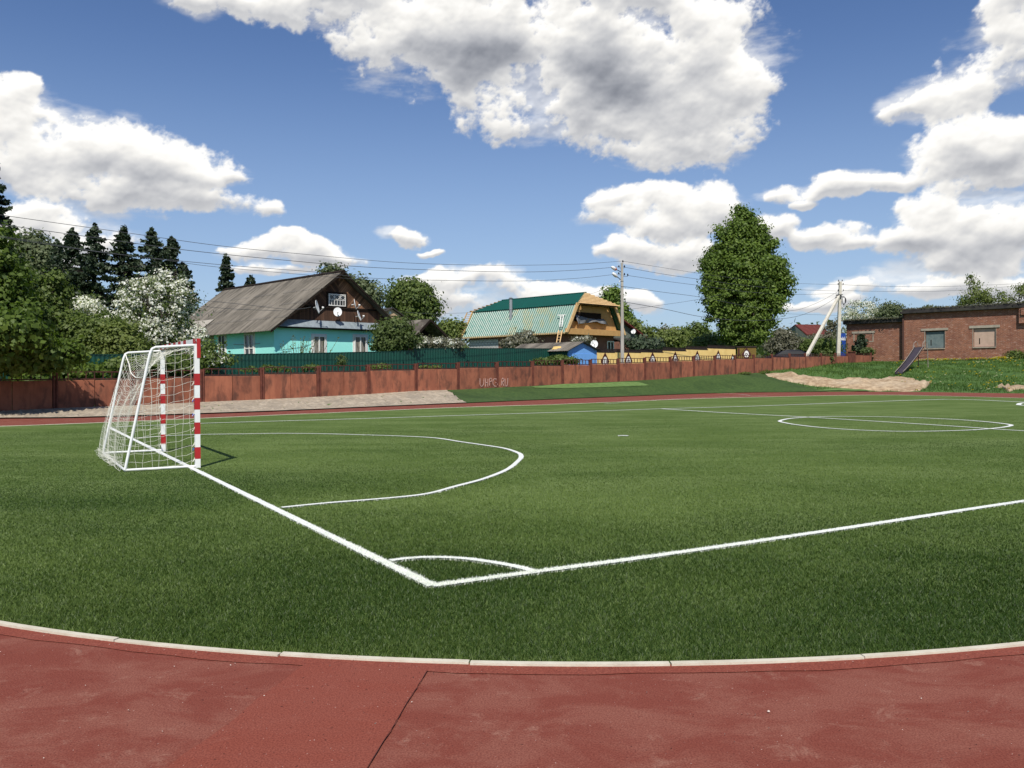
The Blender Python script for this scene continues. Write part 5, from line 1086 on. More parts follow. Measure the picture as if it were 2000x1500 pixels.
# ------------------------------------------------------------------ goal
M['gwhite'] = mat('goal_white', rgb(.80, .80, .78), .5, rgb(.75, .75, .72), 5); M['gred'] = mat('goal_red', rgb(.42, .020, .022), .5, rgb(.36, .018, .02), 5)
M['net'] = mat('net_cord', rgb(.74, .72, .62), .9)
M['bluetie'] = mat('blue_tie', rgb(.03, .10, .5), .7)
def goal():
    A, Bq = np.array(GP0), np.array(GP1); L = float(np.hypot(*(Bq-A))); g = (Bq-A)/L; bk = np.array([-g[1], g[0]]) if np.array([-g[1], g[0]])[0] < 0 else np.array([g[1], -g[0]])
    t = thing('football_goal', 'small football goal with red and white posts and white net', 'goal', (A[0], A[1], 0), math.atan2(g[1], g[0])); sgn_ = 1 if (g[0]*bk[1]-g[1]*bk[0]) > 0 else -1
    P = lambda a, d, z: (a, sgn_*d, z); H = 1.995; s_ = .04
    def banded(p0, p1, name, nb, first):
        p0, p1 = Vector(p0), Vector(p1)
        root = MB().bar(p0, p1, .076, .076).build(name, M['gwhite'], t)
        cuts = nb
        for a, c in cuts: MB().bar(p0.lerp(p1, a), p0.lerp(p1, c), .080, .080).build('red_band', M['gred'], root)
        return root
    bands = [((913-y1)/251., (913-y0)/251.) for y0, y1 in ((722,745.5),(771,794.5),(820.5,844),(870.5,894))]
    for a in (0, L): banded(P(a, 0, 0), P(a, 0, H-.04), 'post', bands, 0)
    nb = 14; cb = [(0., .035)]+[((2*j+.9)/nb, (2*j+1.9)/nb) for j in range(1, nb//2)]+[(.965, 1.)]; banded(P(-.04, 0, H), P(L+.04, 0, H), 'crossbar', [c for c in cb if c[1] <= 1], 0)
    # end of the crossbar shows red above the post
    MB().box(-.047, min(-sgn_*.052, sgn_*.002), H-.26, .047, max(-sgn_*.052, sgn_*.002), H+.044).build('red_band', M['gred'], [o for o in bpy.data.objects if o.name.startswith('crossbar')][0])
    r = .021; TR, BD_ = .62, 1.05
    for a in (0, L):
        pts = [P(a, .03, H-.06)]+[P(a, TR-.02, H-.10)]+[P(a, TR+.06*q, H-.10-.0-.10*q*q) for q in (.5, 1., 1.4)]+[P(a, BD_, .03)]
        MB().tube(pts, r, 10).build('side_frame', M['gwhite'], t)
        MB().tube([P(a, .04, .03), P(a, BD_, .03)], r*.9, 8).build('ground_bar', M['gwhite'], t)
    MB().tube([P(0, BD_, .03), P(L, BD_, .03)], r*.9, 8).build('ground_bar', M['gwhite'], t)
    # net
    mb = MB(); cr = .0021; rr = random.Random(3)
    def line(pts): mb.tube(pts, cr, 4, caps=False)
    nA = 29; sag = lambda u: 4*u*(1-u)
    def S(u, v):                               # u across, v 0 crossbar .. 1 rear top edge .. 2 rear ground
        if v <= 1:
            d = TR*v; z = H-.10-(.46*sag(u)**.8)*v*v-.02*v
            d = d+.02*v
        else:
            w_ = v-1; d0 = TR+(BD_-TR)*w_; z0_ = (H-.20)*(1-w_); z = z0_-(.46*sag(u)**.8)*(1-w_)**2; d = d0+.13*math.sin(math.pi*min(1, w_*.92))*(.6+.4*sag(u))+.06*w_
            if w_ > .93: z = max(z, .03)
        return P(u*L, d+.012*math.sin(u*23+v*9), max(z, .025)+.012*math.sin(v*31+u*17))
    for i in range(nA+1):
        u = i/nA; line([S(u, v) for v in np.linspace(0, 2, 30)])
    for v in np.r_[np.linspace(0, 1, 6), np.linspace(1.06, 2, 17)]: line([S(u, v) for u in np.linspace(0, 1, 30)])
    mb.tube([S(u, 1.0) for u in np.linspace(0, 1, 30)], .010, 6, caps=False)
    def dmax(z): return TR+(BD_-TR)*(1-z/(H-.2)) if z < H-.2 else TR
    for a in (0, L):
        o = .0
        for z in np.arange(.08, H-.1, .125):
            dm = dmax(z)+.06*math.sin(math.pi*z/H); line([P(a+.02*math.sin(q*7+z*9), dm*q+.03, max(.02, z-.10*q*(1-q)*4*.5-.11*q+.05+.012*math.sin(q*19+z*13))) for q in np.linspace(0, 1, 9)])
        for d in np.arange(.10, BD_, .115):
            zt_ = H-.10 if d < TR else (H-.2)*(1-(d-TR)/(BD_-TR)); line([P(a+.015*math.sin(q*11+d*20), d+.015*math.sin(q*9+d*31), max(.02, zt_*(1-q))) for q in np.linspace(0, 1, 9)])
        for z in np.arange(.15, 1.9, .24): mb.tube([P(a-.0, .03, z), P(a, .075, z-.05), P(a, .03, z+.03)], .005, 4, caps=False)
    # slack gathered along the ground
    for k in range(26):
        u0 = rr.random()*.8; zz = rr.uniform(.015, .10); dd = BD_+rr.uniform(.0, .13); line([P((u0+q*.22)*L, dd+.05*math.sin(q*14+k), zz+.03*math.sin(q*11+k*2)+.03) for q in np.linspace(0, 1, 10)])
    n_ = mb.build('net', M['net'], t)
    mb = MB()
    for z in (.30, .84, 1.06): mb.tube([P(.0, .035, z), P(0, .06, z+.02), P(-.02, .07, z-.02)], .005, 5)
    mb.build('net_tie', M['bluetie'], t)
goal()
#%%PART3
# ------------------------------------------------------------------ foliage builders
LM = {}
def lm(name, a, bcol, **k):
    if name not in LM: LM[name] = leafmat(name, a, bcol, **k)
    return LM[name]
lm('leaf_linden', rgb(.062, .112, .014), rgb(.175, .248, .042)); lm('leaf_maple', rgb(.050, .092, .012), rgb(.150, .212, .036), trans=.4); lm('leaf_young', rgb(.095, .135, .028), rgb(.215, .255, .070), trans=.4)
lm('leaf_birch', rgb(.080, .105, .045), rgb(.17, .20, .095)); lm('leaf_shrub', rgb(.070, .110, .022), rgb(.165, .215, .055), trans=.4); lm('needle', rgb(.018, .034, .016), rgb(.065, .088, .045), trans=.1)
lm('leaf_mid', rgb(.055, .085, .020), rgb(.125, .165, .048)); lm('blossom_petal', rgb(.66, .64, .57), rgb(.84, .83, .78), trans=.3, rough=.8); lm('leaf_grey', rgb(.11, .11, .070), rgb(.21, .20, .14))
M['bark'] = mat('bark', rgb(.07, .055, .042), .95, rgb(.04, .03, .024), 6, bump=.5); M['bark_pale'] = mat('pale_bark', rgb(.45, .42, .36), .9, rgb(.10, .09, .08), 5, stretch=(1, 1, 3))
def quads(C, size, n_, up=.35, asp=1.4, seed=0, O=None):
    r = np.random.default_rng(seed); n = len(C)
    N = r.normal(size=(n, 3))
    if O is None: N[:, 2] = np.abs(N[:, 2])+up
    else: N = N*.55+O+np.array([0, 0, up])
    N /= np.linalg.norm(N, axis=1)[:, None]
    T = r.normal(size=(n, 3)); T -= (T*N).sum(1)[:, None]*N; T /= np.linalg.norm(T, axis=1)[:, None]; B_ = np.cross(N, T)
    s = (size*(.55+.9*r.random(n)))[:, None]*.5; k = s*asp
    c = r.uniform(-.25, .25, (n, 1))
    return np.stack([C+T*k, C+B_*s+N*s*.25+T*k*c, C-T*k, C-B_*s+N*s*.25+T*k*c], 1).reshape(-1, 3), np.arange(4*n).reshape(-1, 4)
def crown_pts(lobes, nclump, per, csize, seed, shell=.55):
    r = np.random.default_rng(seed); vol = np.array([l[3]*l[4]*l[5] for l in lobes])**(2/3); vol /= vol.sum(); P = []; T = []; OO = []
    for l, v in zip(lobes, vol):
        n = max(4, int(nclump*v)); d = r.normal(size=(n, 3)); d /= np.linalg.norm(d, axis=1)[:, None]
        rad = (shell+(1-shell)*r.random(n)**.6)*.93*(1+.14*r.normal(size=n)); c = np.array(l[:3])+d*rad[:, None]*np.array(l[3:6])
        # uneven outline: squeeze some clumps out, thin others
        c += r.normal(0, .08, (n, 3))*np.array(l[3:6]); m_ = r.integers(int(per*.5), int(per*1.5)+1, n)
        cc = np.repeat(c, m_, 0); cs = np.repeat(csize*(.6+.8*r.random(n)), m_); q = r.normal(size=(len(cc), 3)); q[:, 2] *= .6; P.append(cc+q*cs[:, None]*.5); T.append(np.repeat(r.normal(.5, .16, n), m_)); O_ = q/np.linalg.norm(q, axis=1)[:, None]*.9+np.repeat(d, m_, 0)*.55; OO.append(O_)
    P = np.vstack(P); T = np.clip(np.concatenate(T)+r.normal(0, .18, len(P)), 0, 1); return P, T, np.vstack(OO)
def limbs(mb, base, lobes, r0, rr_, nsub=3, wig=.12):
    base = Vector(base); cz = sum(l[2] for l in lobes)/len(lobes); top = Vector((sum(l[0] for l in lobes)/len(lobes), sum(l[1] for l in lobes)/len(lobes), max(l[2]+.3*l[5] for l in lobes)))
    n = 7; trunk = [base.lerp(top, k/n)+Vector((rr_.uniform(-1, 1), rr_.uniform(-1, 1), 0))*wig*(k > 0) for k in range(n+1)]; mb.tube([tuple(p) for p in trunk], [r0*(1-.85*k/n) for k in range(n+1)], 8)
    for l in lobes:
        for j in range(nsub):
            e = Vector(l[:3])+Vector((rr_.uniform(-.8, .8)*l[3], rr_.uniform(-.8, .8)*l[4], rr_.uniform(-.2, .85)*l[5])); k = rr_.randint(1, 4); s_ = trunk[k]
            if e.z < s_.z: s_ = trunk[1]
            m_ = s_.lerp(e, .5)+Vector((rr_.uniform(-1, 1), rr_.uniform(-1, 1), rr_.uniform(0, .8)))*.18*l[3]; rb = r0*(1-.85*k/n)*.55
            mb.tube([tuple(s_), tuple(m_), tuple(e)], [rb, rb*.6, rb*.15], 6, caps=False)
            for _ in range(2):
                f = m_.lerp(e, rr_.random()); g = f+Vector((rr_.uniform(-1, 1), rr_.uniform(-1, 1), rr_.uniform(.1, 1)))*l[3]*.45; mb.tube([tuple(f), tuple(g)], [rb*.35, rb*.08], 5, caps=False)
def lob(Y, items, depth=.9):
    out = []
    for it in items:
        px, py, rx, ry = it[:4]; dy = it[4] if len(it) > 4 else 0; c = at(px, py, Y+dy); out.append((c[0], c[1], c[2], rx/FPX*(Y+dy), rx/FPX*(Y+dy)*depth, ry/FPX*(Y+dy)))
    return out
TSEED = [11]
def tree(name, label, cat, Y, px, items, lmat, leaf=.15, clumps=150, per=60, csize=.6, trunk=.16, bark='bark', group=None, blossom=None, shell=.55, up=.35, nsub=3, depth=.9, basez=None, twigs=0):
    TSEED[0] += 7; sd = TSEED[0]; rr_ = random.Random(sd); b0 = at(px, 0, Y); bz = tz(b0[0], Y)-.1 if basez is None else basez
    t = thing(name, label, cat, (b0[0], Y, bz), 0, group); o = np.array([b0[0], Y, bz]); L = [(l[0]-o[0], l[1]-o[1], l[2]-o[2], l[3], l[4], l[5]) for l in lob(Y, items, depth)]
    P, T, Q = crown_pts(L, clumps, per, csize, sd, shell); ok = P[:, 2] > .02; P, T, Q = P[ok], T[ok], Q[ok]; Vv, F = quads(P, leaf, len(P), up, seed=sd, O=Q); link('crown', npmesh('crown', Vv, F, False, T), LM[lmat], t)
    if blossom:
        bi, bc, bp, bs = blossom; LB = [(l[0]-o[0], l[1]-o[1], l[2]-o[2], l[3], l[4], l[5]) for l in lob(Y, bi or items, depth)]; P, T, Q = crown_pts(LB, bc, bp, csize*.5, sd+1, .75); ok = P[:, 2] > .1; P, T, Q = P[ok], T[ok], Q[ok]; Vv, F = quads(P, bs, len(P), .3, 1.1, seed=sd+2, O=Q); link('blossom', npmesh('blossom', Vv, F, False, T), LM['blossom_petal'], t)
    mb = MB(); limbs(mb, (0, 0, -.2), L, trunk, rr_, nsub)
    for k in range(twigs):
        l = L[rr_.randrange(len(L))]; a = Vector(l[:3])+Vector((rr_.uniform(-.7, .7)*l[3], 0, rr_.uniform(-.2, .6)*l[5])); d = Vector((rr_.uniform(-.5, .5), rr_.uniform(-.3, .3), 1))*rr_.uniform(.5, 1.0)*l[5]; mb.tube([tuple(a), tuple(a+d)], [.018, .006], 4, caps=False)
    mb.build('trunk', M[bark], t, smooth=True); return t
def spruce(label, Y, px, top, wpx, bare=0., seed=0, group=None, sparse=1., lean=0., bottom=None):
    r = np.random.default_rng(seed+300); rr_ = random.Random(seed); b0 = at(px, 0, Y); bz = tz(b0[0], Y)-.1; H = at(px, top, Y)[2]-bz; Rb = wpx/2/FPX*Y*1.55
    t = thing('spruce', label, 'spruce tree', (b0[0], Y, bz), 0, group); P = []; T = []; mb = MB(); mb.tube([(lean*q*q, 0, H*q) for q in np.linspace(0, .985, 8)], [.22*(1-.93*q) for q in np.linspace(0, 1, 8)], 7); z = max(.10, bare)*H
    while z < H*.985:
        q = z/H; R_ = Rb*min(1, (1-q)*2.6)**.75*(.72+.28*(1-q)); n = int(5+4*(1-q)); 
        for k in range(n):
            if rr_.random() > sparse: continue
            th = rr_.random()*6.283; L_ = R_*rr_.uniform(.5, 1.35)+.12; dr = rr_.uniform(.10, .35)*L_; m_ = int(34*L_/1.5)+8; s = r.random(m_)**.75; w = .16+.22*(1-s)*L_*.5
            off_ = r.normal(size=m_)*w*.8; x = np.cos(th)*s*L_-np.sin(th)*off_+lean*q*q; y = np.sin(th)*s*L_+np.cos(th)*off_; zz = z-dr*np.sin(s*2.2)+.10*s*L_-r.random(m_)*.14*(.5+s)
            P.append(np.stack([x, y, zz], 1)); T.append(np.full(m_, rr_.uniform(.1, .9))+r.normal(0, .2, m_))
            if k < 3: mb.tube([(lean*q*q, 0, z), (math.cos(th)*L_*.9+lean*q*q, math.sin(th)*L_*.9, z-dr*.6)], [.03, .008], 4, caps=False)
        z += rr_.uniform(.24, .40)*(.55+.75*(1-q))
    P.append(np.stack([r.normal(0, .07, 40)+lean, r.normal(0, .07, 40), H-r.random(40)*.7], 1)); T.append(r.random(40))
    P = np.vstack(P); T = np.clip(np.concatenate(T), 0, 1); Vv, F = quads(P, .22, len(P), .1, 1.7, seed=seed); link('crown', npmesh('crown', Vv, F, False, T), LM['needle'], t); mb.build('trunk', M['bark'], t, smooth=True); return t

# spruces left, in a row
for i, (px, tp, w, Y, lb) in enumerate([(107,468,50,84,'short dark spruce at the left end of the spruce row'),(135,446,72,80,'first tall dark spruce from the left in the row behind the shrubs'),(181,438,84,79,'tallest dark spruce, second of the tall ones, behind the small white-blossoming tree'),(237,441,78,80,'third tall dark spruce in the row, between the two blossoming trees'),
                                      (292,445,84,79,'fourth tall dark spruce, rising above the large blossoming tree'),(331,461,62,81,'slim dark spruce near the right end of the row'),(352,512,52,82,'lowest dark spruce at the right end of the row')]):
    spruce(lb, Y, px, tp, w, 0., 20+i, 'spruces behind the left shrubs', .74)
spruce('very tall dark conifer at the left edge of the view, behind the maple', 62, -24, 285, 66, 0., 40, 'conifers standing apart', 1.)
spruce('thin ragged dark conifer with a bent top rising behind the grey roof', 92, 437, 496, 34, .1, 41, 'conifers standing apart', .8)
spruce('leaning dark conifer beside the ragged one behind the grey roof', 93, 466, 538, 46, .1, 42, 'conifers standing apart', .55, lean=1.1)
spruce('small dark conifer tip showing behind the ridge of the turquoise house', 90, 680, 535, 26, .1, 43, 'conifers standing apart', 1.)

gl = 'leafy trees and shrubs behind the left fence'
tree('maple_tree', 'big bright green leafy tree at the left edge overhanging the red fence', 'tree', 37.5, -70, [(-70,560,110,110),(-10,500,52,62),(5,560,60,60),(-90,640,140,80),(20,625,62,50),(-5,680,66,40),(-120,480,90,90),(50,690,50,28,-1)], 'leaf_maple', .15, 560, 70, .62, .2, group=gl)
tree('shade_tree', 'dark leafy tree hanging over the shaded red fence at the far left', 'tree', 33.2, -190, [(-150,640,90,70,-2),(-80,690,80,36,-2.8),(-210,560,120,100),(0,692,70,36,-2.1),(70,694,50,34,-1.3),(-30,640,100,40,-2.9),(125,700,34,22,-.9),(20,655,70,30,-2.6)], 'leaf_maple', .14, 600, 70, .5, .2, group=gl)
tree('birch_tree', 'grey-green airy tree between the left-edge maple and the spruces', 'tree', 88, 65, [(60,490,34,34),(85,510,28,40),(40,500,24,30),(70,560,50,50)], 'leaf_birch', .26, 230, 55, 1.2, .2, 'bark_pale', gl, twigs=10)
tree('leafy_shrub', 'yellow-green sapling crown right of the left-edge maple', 'shrub', 42, 105, [(100,575,38,40),(110,635,48,46),(85,610,30,40),(125,685,52,42)], 'leaf_shrub', .125, 300, 60, .5, .07, group=gl, twigs=14)
tree('leafy_shrub', 'light green shrub below the small white-blossoming tree', 'shrub', 41.5, 175, [(165,660,48,48),(190,700,48,36),(150,710,40,30),(200,645,34,30)], 'leaf_shrub', .12, 280, 60, .5, .07, group=gl, twigs=14)
tree('leafy_shrub', 'fine-leaved light green shrub just left of the goal crossbar', 'shrub', 41, 240, [(232,670,40,44),(262,690,36,36),(215,705,40,30),(246,712,40,24)], 'leaf_young', .11, 250, 55, .5, .06, group=gl, twigs=14)
tree('leafy_shrub', 'low dark green shrub behind the shaded part of the red fence', 'shrub', 37.2, 60, [(50,710,62,28),(110,722,50,20),(0,722,50,26),(155,726,40,16),(60,745,40,10,-1.5)], 'leaf_maple', .12, 260, 60, .45, .06, group=gl)
tree('leafy_shrub', 'low green shrub behind the red fence seen through the goal net', 'shrub', 40, 300, [(290,714,56,16,.2),(350,712,40,18,.4),(240,716,40,14,-1.5),(300,712,40,12,-1.9)], 'leaf_shrub', .11, 170, 50, .4, .05, group=gl)
tree('blossom_tree', 'small white-blossoming tree in front of the dark spruces', 'blossoming tree', 47, 165, [(165,605,36,24),(190,640,32,26),(150,598,20,16)], 'leaf_mid', .10, 30, 30, .6, .09, blossom=(None, 240, 30, .125), twigs=10)
tree('blossom_tree', 'large white-blossoming tree beside the turquoise house, behind the goal', 'blossoming tree', 46.5, 315, [(310,600,72,62),(345,572,32,34),(268,572,30,28),(245,625,30,34),(352,640,26,38),(300,655,62,34),(385,655,20,22),(330,552,24,22)], 'leaf_mid', .10, 150, 34, .6, .16, blossom=(None, 470, 18, .115), twigs=70, nsub=6)
tree('blossom_shrub', 'sparse white-blossoming branch drooping over the green fence right of the goal post', 'blossoming shrub', 41.2, 410, [(405,690,34,20),(425,704,30,14),(392,712,26,14)], 'leaf_shrub', .10, 60, 28, .45, .05, blossom=(None, 30, 12, .09), twigs=10)
# small plants between the fences
for lb, px, it in (('low green shrub in front of the green fence below the left side windows', 500, [(490,722,20,4),(530,719,26,5),(553,722,16,4)]), ('low green shrub before the green fence under the first gable window', 612, [(612,717,18,4),(600,720,12,3)]),
                   ('yellowish low shrub between the fences right of the turquoise house', 742, [(742,716,22,4),(728,719,12,3)]), ('small bright shrub between the fences at the shadow of the bush', 836, [(838,717,20,4),(850,719,12,3)])):
    tree('low_shrub', lb, 'shrub', lineY(px, 1.6), px, it, 'leaf_young' if 'ellow' in lb or 'bright' in lb else 'leaf_shrub', .08, 34, 22, .16, .02, group='low shrubs between the two fences')
tree('low_shrub', 'bushy green shrub growing in front of the blue garage', 'shrub', lineY(1085, 1.6), 1085, [(1065,706,22,5),(1095,703,24,7),(1118,706,12,6)], 'leaf_shrub', .10, 80, 36, .25, .04, group='low shrubs between the two fences')
tree('sapling', 'thin young sapling in front of the green fence', 'sapling', lineY(668, 2.6), 668, [(668,704,8,11)], 'leaf_mid', .08, 12, 20, .3, .03, twigs=6)
def canes():
    Y = lineY(590, 5.2); b0 = at(590, 0, Y); bz = tz(b0[0], Y); t = thing('bare_shrub', 'bare twiggy shrub with upright canes before the turquoise wall', 'shrub', (b0[0], Y, bz)); rr_ = random.Random(5); mb = MB(); P = []
    for k in range(34):
        px = rr_.choice([rr_.uniform(560, 650), rr_.uniform(570, 610)]); e = np.array(at(px+rr_.uniform(-6, 16)*(1 if px > 595 else -1), rr_.uniform(652, 686), Y))-np.array([b0[0], Y, bz]); s_ = Vector(((at(580+(px-595)*.45, 0, Y)[0]-b0[0]), 0, .3)); e = Vector(e); m_ = s_.lerp(e, .55)+Vector((0, 0, .12)); mb.tube([tuple(s_), tuple(m_), tuple(e)], [.02, .014, .006], 4, caps=False)
        for j in range(9): P.append(tuple(m_.lerp(e, rr_.random())+Vector((rr_.uniform(-.05, .05),)*3)))
    mb.build('stem', mat('pale_cane', rgb(.16, .15, .09), .9), t); Vv, F = quads(np.array(P), .075, len(P), .3, 1.2, seed=4); link('crown', npmesh('crown', Vv, F, False, rng.random(len(P))), LM['leaf_young'], t)
canes()
tree('leafy_tree', 'round green bush hiding the right corner of the turquoise house', 'tree', lineY(770, 4.9), 775, [(770,652,34,26),(752,645,20,16),(790,668,20,18),(762,672,34,14),(778,637,22,14)], 'leaf_mid', .12, 230, 45, .5, .09, twigs=16)
gb = 'trees and bushes beyond the houses'
tree('leafy_tree', 'pale green poplar top showing above the ridge of the turquoise house', 'tree', 90, 650, [(650,531,20,14),(645,560,24,20)], 'leaf_birch', .24, 60, 40, .9, .12, group=gb)
tree('leafy_tree', 'loose green tree right behind the gable of the turquoise house', 'tree', 84, 715, [(705,565,22,24),(728,585,20,26),(690,560,14,16),(715,620,30,24)], 'leaf_birch', .22, 150, 40, .9, .15, group=gb, twigs=12)
tree('leafy_tree', 'full rounded green tree behind the beige gable', 'tree', 95, 803, [(805,590,44,36),(785,578,26,22),(830,602,24,24),(803,563,26,12),(800,630,46,24)], 'leaf_shrub', .24, 330, 55, 1.1, .25, group=gb)
tree('leafy_tree', 'light green bushy tree left of the gambrel house', 'tree', 82, 880, [(880,640,22,16),(870,655,30,14),(893,650,16,14)], 'leaf_young', .18, 120, 40, .7, .1, group=gb, twigs=10)
tree('blossom_shrub', 'low white-blossoming shrub below the old shed', 'blossoming shrub', lineY(855, 5.), 858, [(850,671,40,10),(885,672,24,9),(832,668,16,10)], 'leaf_grey', .10, 80, 30, .4, .05, blossom=(None, 110, 14, .09), group='blossoming shrubs')
tree('blossom_shrub', 'greyish blossoming shrub in front of the gambrel house wall', 'blossoming shrub', 66.5, 1012, [(1012,668,26,12),(1030,660,16,12),(995,672,14,9)], 'leaf_grey', .12, 80, 34, .5, .06, blossom=(None, 60, 14, .10), group='blossoming shrubs', twigs=12)
tree('blossom_shrub', 'small blossoming shrub behind the blue garage roof', 'blossoming shrub', 67, 1135, [(1128,666,14,7),(1146,663,10,7)], 'leaf_grey', .10, 26, 26, .4, .05, blossom=(None, 30, 12, .10), group='blossoming shrubs', twigs=8)
tree('poplar_tree', 'tall narrow dark green tree behind the plywood gable and lamp pole', 'tree', 104, 1206, [(1194,582,13,20),(1203,612,24,26),(1213,640,26,26),(1222,660,24,24)], 'leaf_linden', .24, 300, 55, .8, .2, group=gb)
for lb, Y, px, it, mm in (('yellow-green bush right of the grey gabled house', 96, 1256, [(1250,655,30,24),(1236,640,18,16),(1270,670,26,20)], 'leaf_young'), ('dark low evergreen bush above the yellow wall', 80, 1262, [(1262,676,34,10),(1250,672,20,10)], 'needle'), ('broad light green bush behind the middle of the yellow wall', 92, 1300, [(1290,668,38,18),(1320,664,34,20)], 'leaf_young'),
                      ('rounded green bush left of the big dark green tree', 98, 1362, [(1362,656,28,26),(1345,662,18,20),(1378,665,20,18)], 'leaf_shrub'), ('bright green bush under the left side of the big tree', 84, 1372, [(1365,676,30,12),(1390,672,24,14)], 'leaf_young')):
    tree('leafy_bush', lb, 'bush', Y, px, it, mm, .2, 130, 42, .7, .08, group=gb)
tree('blossom_tree', 'faint pinkish blossoming tree between the light green bushes', 'blossoming tree', 100, 1312, [(1310,651,26,10),(1335,658,18,10)], 'leaf_grey', .2, 60, 30, .8, .08, blossom=(None, 50, 12, .16), group='blossoming shrubs', twigs=8)
tree('linden_tree', 'tall dense dark green tree with a broad columnar crown behind the fences', 'tree', 78, 1452, [(1450,440,26,26),(1430,462,24,22),(1474,462,24,22),(1452,490,44,34),(1412,498,24,22),(1398,520,22,20),(1494,492,18,20),(1512,520,20,18),(1452,525,56,36),(1528,548,17,20),(1398,552,20,24),(1500,560,28,26),(1450,570,54,36),(1390,588,16,20),(1420,592,28,26),(1510,596,20,20),(1456,612,46,34),(1402,616,18,18),(1424,642,22,20),(1488,630,24,24),(1466,654,30,20),(1446,672,20,14),(1447,413,13,9),(1386,512,9,9),(1538,572,8,9),(1380,560,8,10),(1508,474,8,9),(1410,452,9,10)], 'leaf_linden', .16, 1150, 85, .62, .42, shell=.72, nsub=3)
gr_ = 'shrubs left of the brick building'
tree('leafy_bush', 'white-flecked bush between the big tree and the braced pole', 'bush', 92, 1540, [(1526,662,20,22),(1518,674,24,14),(1550,674,20,14)], 'leaf_grey', .17, 150, 42, .7, .1, blossom=(None, 60, 12, .12), group=gr_, twigs=10)
tree('leafy_bush', 'brownish green bush behind the braced pole', 'bush', 96, 1600, [(1600,670,30,14),(1629,655,14,26),(1612,674,30,14)], 'leaf_grey', .16, 200, 42, .7, .1, group=gr_, twigs=16)
tree('leafy_bush', 'bright green bush between the two legs of the braced pole', 'bush', 90.5, 1608, [(1602,676,32,15),(1580,680,20,10),(1625,680,16,12)], 'leaf_shrub', .15, 160, 42, .6, .08, group=gr_)
tree('leafy_bush', 'small dark bush hanging over the red fence near its right end', 'bush', lineY(1616, .35), 1616, [(1616,700,8,9),(1612,692,12,6)], 'leaf_mid', .13, 30, 30, .35, .04, group=gr_)
tree('blossom_tree', 'rounded white-blossoming tree showing above the lower brick roof', 'blossoming tree', 122, 1690, [(1686,606,32,20),(1662,618,18,12),(1710,615,16,12),(1685,640,34,24)], 'leaf_birch', .16, 60, 30, .9, .15, blossom=(None, 300, 18, .16), group='blossoming shrubs', twigs=20)
tree('leafy_bush', 'grey-green bush crown above the right half of the lower brick roof', 'bush', 118, 1742, [(1742,605,24,12),(1726,616,16,10),(1752,625,22,16)], 'leaf_birch', .19, 120, 40, .8, .1, group=gr_, twigs=14)
ROOFZ = zR+.36
tree('roof_birch', 'self-seeded leafy young tree growing on the brick building roof', 'tree', 91.5, 1905, [(1905,580,30,18),(1900,556,12,18),(1925,588,20,12),(1885,590,18,10)], 'leaf_young', .13, 90, 36, .6, .06, group='young trees on the flat roof', basez=ROOFZ, twigs=26)
tree('roof_birch', 'thin self-seeded tree at the right end of the flat roof', 'tree', 90, 1985, [(1965,584,22,11),(1995,572,18,20),(2030,570,30,24)], 'leaf_young', .13, 80, 34, .6, .06, group='young trees on the flat roof', basez=ROOFZ, twigs=24)
tree('roof_birch', 'tiny tuft of green on the edge of the flat roof', 'tree', 92.3, 1818, [(1812,602,9,3.5),(1823,602,8,3)], 'leaf_birch', .13, 22, 22, .3, .03, group='young trees on the flat roof', basez=ROOFZ)
LM['needle_young'] = LM['leaf_mid']
t_ = spruce('small young spruce in front of the bricked-up window', 91.5, 1681, 653, 24, 0., 50, 'conifers standing apart', 1.)
tree('leafy_bush', 'low green bush at the foot of the young spruce', 'bush', 91.3, 1685, [(1683,686,20,7),(1695,688,12,6)], 'leaf_mid', .14, 50, 32, .4, .05, group=gr_)
tree('leafy_bush', 'green bush at the foot of the brick wall near the right edge', 'bush', lineY(1982, -.9, BC, -V) if False else 83.4, 1984, [(1982,696,17,9),(2000,700,14,8)], 'leaf_shrub', .14, 70, 36, .4, .05, group=gr_)
for lb, px, it in (('green weed clump at the fence foot behind the left tip of the sand', 1490, [(1494,727,8,3),(1488,729,6,2)]), ('low weeds along the fence foot below the shaded yellow wall', 1455, [(1457,729.5,10,1.5),(1443,731,5,1)])):
    tree('weed_clump', lb, 'weeds', lineY(px, -.5), px, it, 'leaf_shrub', .08, 16, 26, .18, .01, group='weeds at the foot of the red fence')
def roofgrass():
    r = np.random.default_rng(6); P = []
    for k in range(260):
        px = r.uniform(1650, 2080); low = px < 1763; Y = lineY(px, .1 if not low else .5, BC, -V); x = (px-1000)/FPX*Y; z = (zL+.42 if low else zR+.46); n = r.integers(6, 26); q = r.normal(size=(n, 3))*np.array([.22, .12, .07])*r.uniform(.5, 1.4); q[:, 2] = np.abs(q[:, 2]); P.append(q+np.array([x, Y, z]))
    P = np.vstack(P); Vv, F = quads(P, .10, len(P), .3, 1.5, seed=3); tag(link('roof_weeds', npmesh('roof_weeds', Vv, F, False, r.random(len(P))*.8), LM['leaf_grey']), 'low dry weeds and moss growing along the edge of the flat roof', 'weeds', kind='stuff')
roofgrass()
